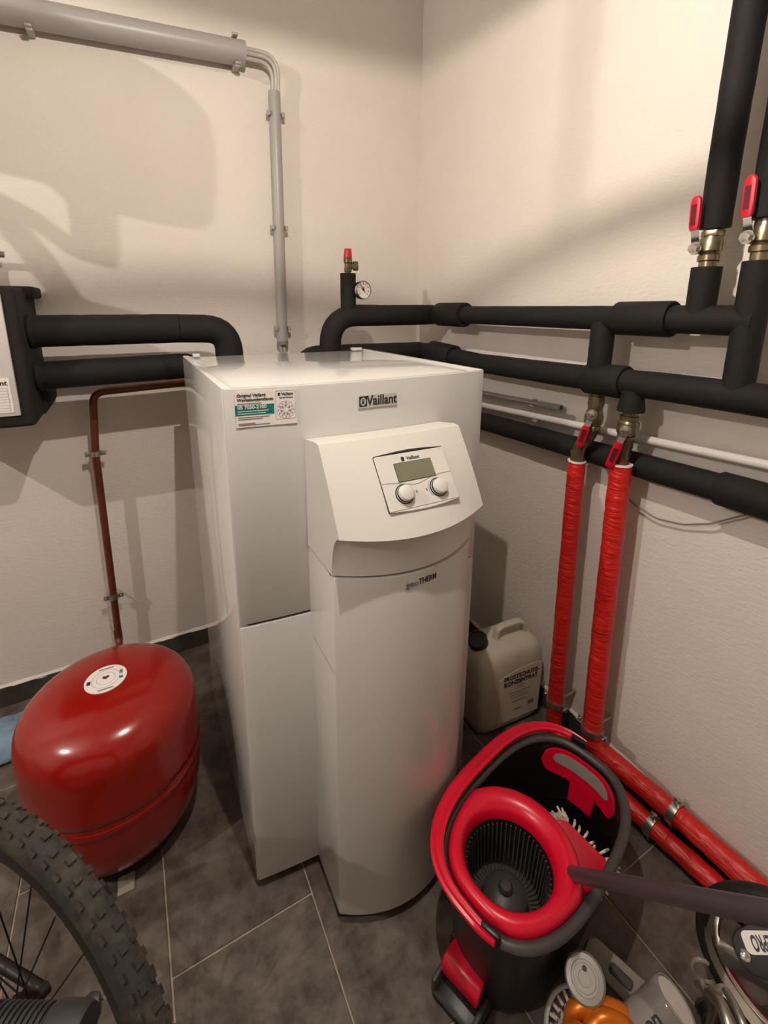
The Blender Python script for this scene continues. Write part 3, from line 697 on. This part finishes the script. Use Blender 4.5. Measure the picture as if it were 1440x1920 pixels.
# red wringer insert
bc = (-.106, .002)
def clipR(u_, v_, R_):
    d = math.hypot(u_-bc[0], v_-bc[1]); 
    return (u_, v_) if d <= R_ else (bc[0]+(u_-bc[0])*R_/d, bc[1]+(v_-bc[1])*R_/d)
def ray_out(t, inset, R_):
    lo, hi = 0, R_
    for _ in range(24):
        m_ = (lo+hi)/2; u_, v_ = bc[0]+m_*math.cos(t), bc[1]+m_*math.sin(t)
        if (abs(u_)/(a-inset))**nn_+(abs(v_)/(b-inset))**nn_ <= 1: lo = m_
        else: hi = m_
    return lo
NR = 72; R0 = .0865
rings = []
for f, z in ((1, H-.012), (1.0, H+.004), (.86, H+.013), (.62, H+.0165), (.38, H+.015), (.16, H+.008), (0.02, H-.004), (0, H-.020), (.02, H-.030)):
    rg = []
    for i in range(NR):
        t = 2*PI*i/NR; ro = ray_out(t, .010, .137)
        rr_ = R0+(ro-R0)*f; rg.append(bl(bc[0]+rr_*math.cos(t), bc[1]+rr_*math.sin(t), z))
    rings.append(rg)
MB().loft(rings, True, False).build('wringer_ring', 'red_plastic', bk, angle=70)
# basket
bcw = bl(bc[0], bc[1], 0)
MB().lathe([(.0885, H-.026), (.086, H-.03), (.079, .150), (.076, .146), (.0745, .150), (.0835, H-.03), (.0865, H-.022)], bcw, Z, 56, ring=True).build('basket_wall', 'black_plastic', bk)
MB().lathe([(.0001, .130), (.080, .130), (.080, .138), (.050, .141), (.047, .150), (.043, .172), (.032, .182), (.015, .186), (.0135, .192), (.010, .196), (.0001, .197)], bcw, Z, 48).build('basket_hub', 'grey_plastic', bk)
rb = MB()
for i in range(52):
    t = 2*PI*i/52; d = V((math.cos(t), math.sin(t), 0)); e = V((-d.y, d.x, 0))
    rb.loft([[bcw+d*(r_+s1*.0022)+e*s2*.0013+Z*z for s1, s2 in ((-1, -1), (1, -1), (1, 1), (-1, 1))] for r_, z in ((.0825, H-.028), (.0755, .152), (.072, .144), (.054, .1425))])
o = rb.build('basket_ribs', 'grey_plastic', bk); o['kind'] = 'stuff'
# carrying handle folded onto the rim
hpts = []
for i in range(49):
    t = math.radians(196-(196-2)*i/48); c, s_ = math.cos(t), math.sin(t)
    u_ = (a+.012)*math.copysign(abs(c)**(2/nn_), c); v_ = (b+.012)*math.copysign(abs(s_)**(2/nn_), s_)
    hpts.append(bl(u_, v_, H+.010+.012*math.sin(PI*i/48)))
rings = []
for i, p in enumerate(hpts):
    tn = (hpts[min(i+1, 48)]-hpts[max(i-1, 0)]).normalized(); sd_ = tn.cross(Z).normalized()
    wv = .008+.007*math.sin(PI*i/48)
    rings.append([p+sd_*wv*c_+Z*h_ for c_, h_ in ((-1, -.004), (-1, .003), (-.6, .006), (-.15, .003), (.15, .003), (.6, .006), (1, .003), (1, -.004), (.5, -.006), (-.5, -.006))])
MB().loft(rings).build('carry_handle', 'red_plastic', bk, angle=50)
for i in (1, 47):
    p = hpts[i]; d = (p-bl(0, 0, p.z)).normalized(); e = Z.cross(d)
    MB().obox(p-d*.006-Z*.004, d, e, Z, .006, .018, .013).build('handle_hinge', 'black_plastic', bk, bevel=.004)
# red pouring frame on the far inner wall
def wallpt(t, z, ins): 
    c, s_ = math.cos(t), math.sin(t); k = .011+max(0, (.242-z))*.142
    return bl((a-k-ins)*math.copysign(abs(c)**(2/nn_), c), (b-k-ins)*math.copysign(abs(s_)**(2/nn_), s_), z)
def patch(name, m, t0, t1, zf0, zf1, ins, th=.004):
    N_ = 20; A_ = []; B_ = []
    R1 = []; R2 = []; R3 = []; R4 = []
    rings = []
    for i in range(N_+1):
        t = t0+(t1-t0)*i/N_; f = i/N_
        za, zb = zf0(f), zf1(f)
        rings.append([wallpt(t, za, ins), wallpt(t, zb, ins), wallpt(t, zb, ins+th), wallpt(t, za, ins+th)])
    return MB().loft(rings).build(name, m, bk, angle=60)
pr0, pr1 = -.72, .70
mid = lambda f: H-.052
ov = lambda f: math.sqrt(max(0, 1-(2*f-1)**4))
fr = patch('pour_frame', 'red_plastic', pr0, pr1, lambda f: H-.052-.036*ov(f), lambda f: H-.052+.036*ov(f), .001)
patch('pour_opening', 'taupe', pr0+.22, pr1-.22, lambda f: H-.042-.014*ov(f), lambda f: H-.042+.018*ov(f), .0075, .0010)
patch('pour_stem', 'red_plastic', -.22, .12, lambda f: .135, lambda f: H-.07, .001, .005)
# pedal
pd = V((-.676, -1.294, .0)); ang = BA+PI+.12; px_ = V((math.cos(ang), math.sin(ang), 0)); py_ = V((-px_.y, px_.x, 0))
MB().loft([[pd+px_*u_+py_*v_*wd+Z*z for v_ in (-1, 1) for z in (([z0, z1]) if v_ < 0 else ([z1, z0]))] for u_, wd, z0, z1 in ((-.055, .034, .062, .080), (.0, .040, .062, .082), (.020, .042, .056, .080), (.032, .042, .040, .066))]).build('pedal', 'red_plastic', bk, bevel=.005)
MB().loft([[pd+px_*u_+py_*v_*wd+Z*z for v_ in (-1, 1) for z in (([z0, z1]) if v_ < 0 else ([z1, z0]))] for u_, wd, z0, z1 in ((-.12, .060, .0, .05), (-.03, .058, .0, .045), (-.02, .056, .0, .02), (.045, .052, .0, .012), (.056, .044, .0, .008))]).build('pedal_base', 'black_plastic', bk, bevel=.004)
for s_ in (-1, 1):
    MB().obox(pd+px_*.01+py_*s_*.046+Z*.02, px_, py_, Z, .042, .005, .018).build('pedal_guide', 'grey_plastic', bk, bevel=.004)

# ================================================================== MOP
mp = thing('spin_mop', 'flat red mop with white fringe and long grey stick standing in the bucket', 'mop', (-.45, -1.32, .10))
s0, s1 = V((-.458, -1.268, .130)), V((-.599, -1.659, .708))
s0 = V((-.4815, -1.333, .226)); sdv = (s1-s0).normalized()
send = s0+sdv*1.20
MB().tube([s0, send], .0122, 18).build('stick', 'stick', mp)
MB().lathe([(.0145, 0), (.0150, .05), (.0135, .055)], s0, sdv, 18).build('socket', 'grey_plastic', mp)
mc = V((-.430, -1.330, .208)); mn = V((-.35, -.35, .87)).normalized(); me1 = V((.80, -.55, 0)); me1 = (me1-mn*me1.dot(mn)).normalized(); me2 = mn.cross(me1)
tri = []
for k in range(3):
    an = PI/2+2*PI*k/3+.35
    for j in (-2, -1, 0, 1, 2):
        q_ = an+j*.16; tri.append((.070*math.cos(q_)*(1-.05*abs(j)), .070*math.sin(q_)*(1-.05*abs(j))))
MB().prism(tri, mc, me1, me2, mn, .012).build('mop_plate', 'red_plastic', mp, bevel=.003)
fb = MB(); random.seed(3)
n3 = len(tri)
for i in range(n3):
    for j in range(7):
        f = j/7; u0 = tri[i]; u1 = tri[(i+1) % n3]; p = (u0[0]*(1-f)+u1[0]*f, u0[1]*(1-f)+u1[1]*f)
        q_ = math.atan2(p[1], p[0]); d = (me1*math.cos(q_)+me2*math.sin(q_)); base = mc+me1*p[0]*.96+me2*p[1]*.96
        L = random.uniform(.014, .022); rnd = V((random.uniform(-1, 1), random.uniform(-1, 1), random.uniform(-1, 1)))*.004
        fb.tube([base, base+d*L*.55+mn*.004+rnd, base+d*L-mn*.010+rnd*1.5], [.0024, .0028, .0022], 6)
o = fb.build('fringe', 'fringe', mp); o['kind'] = 'stuff'

# ================================================================== BICYCLE WHEEL (left foreground)
bw = thing('bicycle', 'muddy knobbly bicycle wheel with thin black spokes at the lower left', 'bicycle', (-1.406, -1.146, 0))
wc = V((-1.400, -1.152, .345)); ph, ti = -.849, .204
wd = V((math.cos(ph), math.sin(ph), 0)); wu = V((-math.sin(ph)*math.sin(ti), math.cos(ph)*math.sin(ti), math.cos(ti))); wn = wd.cross(wu)
def wp(R_, t, off=0): return wc+(wd*math.cos(t)+wu*math.sin(t))*R_+wn*off
NT = 96
def torus(name, m, R_, prof, parent, N_=NT):
    rings = [[wp(R_+dr, 2*PI*i/N_, off) for dr, off in prof] for i in range(N_)]; rings.append(rings[0])
    return MB().loft(rings, True, False).build(name, m, parent, angle=60)
torus('tyre', 'rubber', .307, [(.026*math.cos(t), .0175*math.sin(t)) for t in [2*PI*k/16 for k in range(16)]], bw)
kb = MB(); random.seed(5)
for i in range(88):
    t = 2*PI*i/88
    rows = ((0.0, .0055), ) if i % 2 else ((.0065, .0035), (-.0065, .0035))
    for off, wv in rows+((.0145, .0026), (-.0145, .0026)):
        rr_ = .307+.026*math.sqrt(max(0, 1-(off/.0175)**2))
        e1 = (wd*-math.sin(t)+wu*math.cos(t)); e2 = (wd*math.cos(t)+wu*math.sin(t)); e2 = (e2*math.sqrt(max(.05, 1-(off/.0175)**2))+wn*(off/.0175)).normalized(); e3 = e1.cross(e2)
        kb.obox(wp(rr_, t, off)+e2*.0012, e1, e3, e2, .0046, wv, .0020)
o = kb.build('tread_knobs', 'rubber', bw); o['kind'] = 'stuff'
torus('rim', 'rim', .280, [(.012, -.011), (.014, -.012), (.006, -.013), (-.012, -.009), (-.014, 0), (-.012, .009), (.006, .013), (.014, .012), (.012, .011), (.004, .008), (.004, -.008)], bw)
MB().lathe([(.009, -.065), (.009, -.052), (.026, -.035), (.028, -.031), (.016, -.026), (.014, 0), (.016, .026), (.028, .031), (.026, .035), (.009, .052), (.009, .065)], wc, wn, 24).build('hub', 'spoke', bw)
for i in range(28):
    t = 2*PI*i/28+.05; s_ = 1 if i % 2 else -1; tw = .9*(1 if (i//2) % 2 else -1)
    p0 = wc+(wd*math.cos(t+tw)+wu*math.sin(t+tw))*.025+wn*.031*s_
    sp = MB().tube([p0, wp(.268, t, .002*s_)], .0012, 6).build('spoke', 'spoke', bw)
    MB().tube([lerp(p0, wp(.268, t, .002*s_), .945), wp(.268, t, .002*s_)], .0022, 6).build('nipple', 'steel', sp)
for s_ in (-1, 1):
    MB().tube([wc+wn*.06*s_, wc+wn*.062*s_-wd*.22-wu*.02, wc+wn*.05*s_-wd*.50+wu*.10], [.008, .009, .012], 14).build('stay', 'black_plastic', bw)
# handlebar with ribbed grip
hbz = thing('handlebar', 'black ribbed handlebar grip with lever at the bottom left corner', 'handlebar', (-1.56, -1.32, 0))
g0 = V((-1.2603, -1.5000, .9035)); ge = V((-1.2115, -1.5268, .9030)); gd_ = (ge-g0).normalized(); g_in = ge-gd_*.15
prof = [(.0150, 0)]
for i in range(34):
    h = .004+i*.0036; prof += [(.0163, h), (.0163, h+.0020), (.0148, h+.0024), (.0148, h+.0034)]
prof += [(.0172, .128), (.0176, .130), (.0176, .147), (.0165, .150), (.0001, .150)]
MB().lathe(prof, g_in, gd_, 24).build('grip', 'rubber_black', hbz, angle=50)
MB().tube([g_in+gd_*.02, g_in-gd_*.30], .0115, 14).build('bar', 'spoke', hbz)
stp = g_in-gd_*.15
MB().tube([stp, V((stp.x-.02, stp.y+.02, .012))], .016, 14).build('stem_post', 'spoke', hbz)
MB().box(stp.x-.06, stp.x+.02, stp.y-.03, stp.y+.07, 0, .014).build('post_foot', 'rubber_black', hbz, bevel=.004)
gv = Z.cross(gd_).normalized(); gv = gv if gv.y > 0 else -gv
lo = ge-gd_*.006+gv*.018-Z*.008
MB().loft([[lo+gv*k_+gd_*(d+u_*wv)+Z*z for u_, z in ((-1, -.006), (1, -.006), (1, .004), (-1, .004))] for k_, d, wv in ((-.012, -.004, .009), (.000, -.003, .008), (.004, -.002, .005), (.007, -.001, .003))]).build('shift_lever', 'black_plastic', hbz, bevel=.002)
# ================================================================== BLUE CLOTH
random.seed(11)
cl = MB(); NX, NY = 14, 18; vs_ = []; fs_ = []
for i in range(NX+1):
    for j in range(NY+1):
        fx, fy_ = i/NX, j/NY
        x_ = -1.80+.30*fx+.03*fy_; y_ = -.30+.255*fy_*(1-.35*(1-fx))+.04*fx*(1-fy_)
        z_ = .012+.018*math.sin(fx*9+fy_*4)**2+.012*math.sin(fy_*13+fx*3)**2*fx+random.uniform(0, .004)
        if i in (0, NX) or j in (0, NY): z_ *= .4
        vs_.append((x_, y_, z_)); fs_ += [(i*(NY+1)+j, (i+1)*(NY+1)+j, (i+1)*(NY+1)+j+1, i*(NY+1)+j+1)] if i < NX and j < NY else []
cl.add(vs_, fs_)
co = cl.build('cloth', 'denim', angle=80)
md = co.modifiers.new('solid', 'SOLIDIFY'); md.thickness = .004
tag(co, 'crumpled pale blue cloth lying on the floor behind the red tank', 'cloth')

# ================================================================== BOTTOM RIGHT CLUTTER
# small wheel
sw = thing('small_wheel', 'small silver-rimmed wheel with black tyre leaning by the right wall', 'wheel', (-.21, -1.645, 0))
sc_ = V((-.21, -1.645, .166)); thn, phn = 3.373, .053
sn_ = V((math.cos(thn)*math.cos(phn), math.sin(thn)*math.cos(phn), math.sin(phn))); sa = sn_.cross(Z).normalized(); sb = sn_.cross(sa)
def sp_(R_, t, off=0): return sc_+(sa*math.cos(t)+sb*math.sin(t))*R_+sn_*off
def storus(name, m, R_, prof):
    rings = [[sp_(R_+dr, 2*PI*i/72, off) for dr, off in prof] for i in range(72)]; rings.append(rings[0])
    return MB().loft(rings, True, False).build(name, m, sw, angle=60)
storus('tyre', 'rubber_black', .155, [(.0115*math.cos(t), .016*math.sin(t)) for t in [2*PI*k/12 for k in range(12)]])
storus('rim', 'chrome', .138, [(.010, -.012), (.010, .014), (.006, .016), (-.008, .006), (-.012, -.002), (-.008, -.012)])
for i in range(5):
    t = 2*PI*i/5+.45; e1 = (sa*math.cos(t)+sb*math.sin(t)); e2 = sn_.cross(e1)
    MB().loft([[sc_+e1*r_+e2*w_*s1+sn_*(o_+s2*.006) for s1, s2 in ((-1, -1), (1, -1), (.6, 1), (-.6, 1))] for r_, w_, o_ in ((.02, .020, .012), (.07, .018, .010), (.132, .026, .002))]).build('spoke', 'steel', sw, bevel=.002)
MB().lathe([(.028, -.02), (.030, .012), (.022, .022), (.010, .026), (.0001, .027)], sc_, sn_, 24).build('hub', 'steel', sw)
# black arm with lettering
ca = thing('crank_arm', 'black arm with white outlined lettering across the small silver wheel', 'crank', (-.27, -1.60, .02))
ce1 = V((.70, -.55, .25)).normalized(); cn = V((-.60, -.14, .79)).normalized(); ce1 = (ce1-cn*ce1.dot(cn)).normalized(); ce2 = cn.cross(ce1)
cc = V((-.299, -1.566, .220))+ce1*.034
pol = [(-.034, 0), (-.031, .016), (-.018, .028), (.01, .036), (.094, .036), (.10, .028), (.10, -.028), (.094, -.036), (.01, -.034), (-.018, -.027), (-.031, -.014)]
MB().prism(pol, cc-cn*.014, ce1, ce2, cn, .014).build('arm', 'rubber_black', ca, bevel=.004)
MB().prism([(u_+.022, v_+.012) for u_, v_ in rr(.036, .0145, .008)], cc-cn*.0002, ce1, ce2, cn, .0007).build('white_panel', 'paper', ca)
MB().prism([(u_+.058, v_-.020) for u_, v_ in rr(.030, .0120, .009)], cc-cn*.0002, ce1, ce2, cn, .0007).build('white_panel', 'paper', ca)
MB().prism([(u_+.058, v_-.020) for u_, v_ in rr(.026, .0085, .006)], cc-cn*.0002, ce1, ce2, cn, .0010).build('panel_inset', 'ink', ca)
text('LITEPRO', .0275, 'ink', cc+ce1*.022+ce2*.012+cn*.0006, -ce1, -ce2, ca, bold=.03, xs=.46)
MB().lathe([(.0085, 0), (.0085, .003), (.006, .005), (.0001, .0055)], cc-ce1*.020-ce2*.004, cn, 16).build('bolt', 'chrome', ca)
MB().tube([cc+ce1*.085-cn*.012, V((-.275, -1.70, .10)), V((-.275, -1.72, .003))], .010, 12).build('support_bar', 'black_plastic', ca)
# silver curved tube at the right corner
cvb = thing('silver_tube', 'bent silver tube in the lower right corner below the lettered arm', 'tube', (-.36, -1.62, .0))
MB().tube(fillet([(-.335, -1.560, .135), (-.352, -1.585, .16), (-.40, -1.64, .13), (-.44, -1.72, .02), (-.44, -1.78, .012)], .05), .011, 16).build('tube', 'steel', cvb)
MB().tube(fillet([(-.310, -1.570, .135), (-.330, -1.600, .15), (-.37, -1.66, .12), (-.40, -1.73, .02), (-.40, -1.79, .012)], .05), .008, 16).build('tube', 'steel', cvb)
MB().obox((-.323, -1.563, .128), V((.93, -.37, 0)).normalized(), V((.37, .93, 0)).normalized(), Z, .020, .010, .010).build('end_block', 'steel', cvb, bevel=.005)
MB().tube([(-.323, -1.565, .125), (-.323, -1.565, .003)], .008, 12).build('post', 'steel', cvb)
# clip with hook
hk = thing('wall_hook_clip', 'small dark ribbed hose end with an open metal hook beside the wheel', 'hose clip', (-.30, -1.56, 0))
hpnt = [V((-.372, -1.500, .02))]
HK = [V((-.285, -1.545, .026)), V((-.315, -1.585, .026)), V((-.36, -1.66, .026)), V((-.40, -1.74, .026))]
MB().tube(HK, [.020, .021, .022, .022], 18).build('hose', 'rubber_black', hk)
for i in range(8):
    p = lerp(HK[0], HK[2], i/7)
    MB().lathe([(.0215, -.003), (.0250, 0), (.0215, .003)], p, HK[2]-HK[0], 20).build('hose_rib', 'grey_plastic', hk)
ho = V((-.262, -1.522, .058)); hu = V((.55, -.55, .30)).normalized(); hv = V((-.25, .35, .85)).normalized()
hcir = [ho+hu*.020*math.cos(t)+hv*.026*math.sin(t) for t in [math.radians(50+i*14) for i in range(20)]]
MB().tube(hcir, .0042, 8).build('hook', 'taupe', hk)
MB().tube([hcir[13], V((-.285, -1.545, .036))], .0050, 8).build('hook_neck', 'taupe', hk)
# vacuum cleaner
vc = thing('handheld_vacuum', 'orange and grey handheld vacuum cleaner with a clear lettered bin', 'vacuum cleaner', (-.53, -1.50, 0))
vup = V((-.15, -.35, .92)).normalized()
def on_z(p): return V(p)
# ribbed filter drum
dc = V((-.575, -1.478, .105)); dax = V((-.34, -.16, .93)).normalized()
MB().lathe([(.056, -.10), (.060, -.09), (.062, .00), (.062, .022), (.059, .026), (.0545, .026), (.0545, .006), (.0001, .004)], dc, dax, 40).build('drum', 'pvc_dark', vc)
rb = dax.orthogonal().normalized(); rb2 = dax.cross(rb)
for i in range(24):
    t = 2*PI*i/24; d = rb*math.cos(t)+rb2*math.sin(t); e = dax.cross(d)
    MB().obox(dc+d*.049+dax*.012, d, e, dax, .0080, .0024, .010).build('drum_rib', 'taupe', vc)
# silver button
bt = V((-.548, -1.452, .188)); bax = V((-.52, -.22, .83)).normalized()
bo_ = MB().lathe([(.026, -.06), (.029, -.012), (.0335, -.006), (.0335, .003), (.0305, .006), (.023, .0065), (.0225, .0045), (.0185, .0045), (.018, .0060), (.0105, .0060), (.010, .0045), (.0001, .0045)], bt, bax, 36).build('round_cap', 'dull_metal', vc)
MB().lathe([(.027, -.065), (.0315, -.018)], bt, bax, 30).build('cap_collar', 'black_plastic', bo_)
MB().lathe([(.004, 0), (.004, .007)], bt+bax.orthogonal().normalized()*.012, bax, 10).build('cap_pin', 'ink', bo_)
# orange cyclone tubes
for pts, r_ in (([(-.585, -1.462, .11), (-.577, -1.459, .152), (-.548, -1.474, .166), (-.520, -1.500, .162), (-.485, -1.536, .150), (-.47, -1.55, .10)], .0150),
                ([(-.580, -1.492, .12), (-.572, -1.489, .158), (-.550, -1.494, .170), (-.530, -1.514, .166), (-.498, -1.556, .148), (-.49, -1.57, .09)], .0150),
                ([(-.618, -1.470, .09), (-.612, -1.472, .138), (-.602, -1.482, .160), (-.592, -1.508, .166), (-.580, -1.560, .150), (-.57, -1.59, .09)], .0165)):
    MB().tube(fillet(pts, .025, 6), r_, 20).build('cyclone_tube', 'orange', vc)
MB().lathe([(.040, -.06), (.046, -.02), (.044, .02), (.030, .045), (.01, .052)], (-.562, -1.512, .088), V((-.2, -.2, .95)), 28).build('cyclone_body', 'orange', vc)
# clear bin
c0, c1 = V((-.5195, -1.5175, .106)), V((-.448, -1.550, .210)); cax_ = (c1-c0).normalized(); CL = (c1-c0).length
MB().lathe([(.034, 0), (.0365, .004), (.0365, CL-.004), (.035, CL), (.0325, CL), (.0325, CL-.004), (.0001, CL-.006)], c0, cax_, 40).build('bin', 'smoke', vc)
MB().lathe([(.032, CL-.004), (.032, CL-.002), (.0001, CL-.0015)], c0, cax_, 36).build('bin_lid', 'pvc_white', vc)
view = (cam.location-(c0+c1)/2); view = cam.matrix_world.translation-(c0+c1)/2
rad = V((-.51, -.17, .84)); rad = (rad-cax_*rad.dot(cax_)).normalized()
tx = cax_; ty = rad.cross(tx)
text('dyson', .030, 'ink', c0+cax_*(CL*.55)+rad*.0372, cax_, rad.cross(cax_), vc, bold=.012)
MB().tube([c0+cax_*.01, V((c0.x+.01, c0.y, .004))], .022, 14).build('bin_foot', 'pvc_dark', vc)
MB().tube([V((-.592, -1.466, .02)), V((-.592, -1.466, .002))], .05, 20).build('drum_foot', 'pvc_dark', vc)
# crevice tool
ct = thing('crevice_nozzle', 'flat taupe crevice nozzle with an oblong slot lying beside the vacuum', 'nozzle', (-.42, -1.44, 0))
n0, n1 = V((-.4520, -1.392, .085)), V((-.4000, -1.515, .060)); nd = (n1-n0).normalized(); nnm = V((-.35, -.20, .91)); nnm = (nnm-nd*nnm.dot(nd)).normalized(); nsd = nd.cross(nnm)
L = (n1-n0).length
MB().prism([(0, -.012), (.012, -.024), (L, -.026), (L, .026), (.006, .022), (0, .012)], n0-nnm*.03, nd, nsd, nnm, .03).build('nozzle', 'taupe', ct, bevel=.004)
MB().prism([(u_+.066, v_-.002) for u_, v_ in rr(.022, .009, .006)], n0-nnm*.0004, nd, nsd, nnm, .0010).build('slot', 'ink', ct)
MB().prism([(u_+.068, v_-.001) for u_, v_ in rr(.017, .006, .004)], n0-nnm*.0004, nd, nsd, nnm, .0014).build('slot_plate', 'grey_plastic', ct)
MB().tube([n0+nd*.03-nnm*.028, V((n0.x+.01, n0.y-.03, .002))], .016, 12).build('nozzle_foot', 'taupe', ct)
n2 = n0+V((-.052, -.020, -.012))
mt = thing('motor_head', 'dark grey flat brush attachment between the silver cap and the nozzle', 'attachment', (-.49, -1.43, 0))
MB().prism([(0.0, -.016), (.10, -.020), (.10, .018), (.02, .016)], n2-nnm*.055+nd*.02, nd, nsd, nnm, .04).build('body', 'grey_plastic', mt, bevel=.008)
MB().tube([n2+nd*.06-nnm*.045, V((n2.x+.03, n2.y-.05, .002))], .02, 12).build('foot', 'grey_plastic', mt)

# ================================================================== UNSEEN BICYCLE SHAPE, ADDED TO CAST THE SHADOW ON THE BACK WALL
hb_ = thing('shadow_bicycle', 'unseen bicycle saddle and frame tubes added to shadow the back wall', 'bicycle', (-1.86, -.5, 1.66))
MB().prism([(-2.10, 2.10), (-1.955, 2.117), (-1.81, 2.139), (-1.72, 2.105), (-1.676, 2.078), (-1.655, 2.036), (-1.652, 1.979), (-1.663, 1.869), (-1.685, 1.842), (-1.735, 1.843), (-1.83, 1.856), (-1.88, 1.860), (-1.912, 1.893), (-1.986, 1.905), (-2.10, 1.90)], (0, -.52, 0), X, Z, Y, .04).build('saddle', 'black_plastic', hb_, bevel=.012)
MB().tube([(-1.857, -.5, 1.88), (-1.857, -.5, 1.81), (-1.868, -.5, 1.772)], .024, 14).build('seat_post', 'steel', hb_)
MB().tube(fillet([(-1.845, -.5, 1.770), (-1.895, -.5, 1.785), (-1.95, -.5, 1.835), (-2.25, -.5, 1.99)], .08), .014, 14).build('frame_tube', 'black_plastic', hb_)
MB().tube(fillet([(-2.20, -.5, 1.99), (-1.995, -.5, 1.838), (-1.955, -.5, 1.775), (-1.925, -.5, 1.716), (-1.905, -.5, 1.66)], .08), .018, 14).build('frame_tube', 'black_plastic', hb_)
MB().tube(fillet([(-1.925, -.5, 1.70), (-1.88, -.5, 1.675), (-1.80, -.5, 1.655)], .03), .016, 14).build('frame_tube', 'black_plastic', hb_)
MB().tube([(-1.92, -.5, 2.10), (-1.92, -.5, RZ)], .006, 8).build('hanging_strap', 'ink', hb_)
MB().tube([(-2.2, -.5, 1.98), (-2.2, -.5, RZ)], .006, 8).build('hanging_strap', 'ink', hb_)

# ================================================================== LAMPS (out of frame)
def bulb_mat(p, c): return mat('bulb_glow', '#000000', .5, emit=(c, p))
la = thing('pendant_lamp', 'pendant lamp with metal rim hanging above the heat pump', 'lamp', LAMP_A)
MB().lathe([(.008*math.sin(PI*k/12), -.008*math.cos(PI*k/12)) for k in range(13)], LAMP_A, Z, 20).build('bulb', bulb_mat(POWER_A, (1, .905, .80)), la)
MB().lathe([(.010, .0100), (.165, .0150), (.165, .020), (.03, .06), (.02, .09), (.001, .091)], LAMP_A, Z, 40).build('shade', 'pvc_white', la)
rings = []
for i in range(48):
    t = 2*PI*i/48; d = V((math.cos(t), math.sin(t), 0)); rings.append([LAMP_A+d*(.12+.0062*math.cos(q_))+Z*(-.065+.0062*math.sin(q_)) for q_ in [2*PI*j/8 for j in range(8)]])
rings.append(rings[0]); MB().loft(rings, True, False).build('rim_ring', 'steel', la)
for i in range(3):
    t = 2*PI*i/3+2.6; d = V((math.cos(t), math.sin(t), 0)); MB().tube([LAMP_A+d*.121+Z*.017, LAMP_A+d*.121-Z*.06], .0015, 6).build('stay', 'steel', la)
MB().tube([LAMP_A+Z*.085, V((LAMP_A.x, LAMP_A.y, RZ))], .004, 8).build('cord', 'ink', la)
lb = thing('bare_bulb', 'bare bulb on a cord in the back of the room', 'lamp', LAMP_B)
MB().lathe([(.010*math.sin(PI*k/12), -.010*math.cos(PI*k/12)) for k in range(13)], LAMP_B, Z, 20).build('bulb', bulb_mat(POWER_B, (1, .92, .85)), lb)
MB().lathe([(.010, .011), (.016, .06), (.004, .07)], LAMP_B, Z, 16).build('socket', 'pvc_white', lb)
MB().tube([LAMP_B+Z*.065, V((LAMP_B.x, LAMP_B.y, RZ))], .004, 8).build('cord', 'ink', lb)
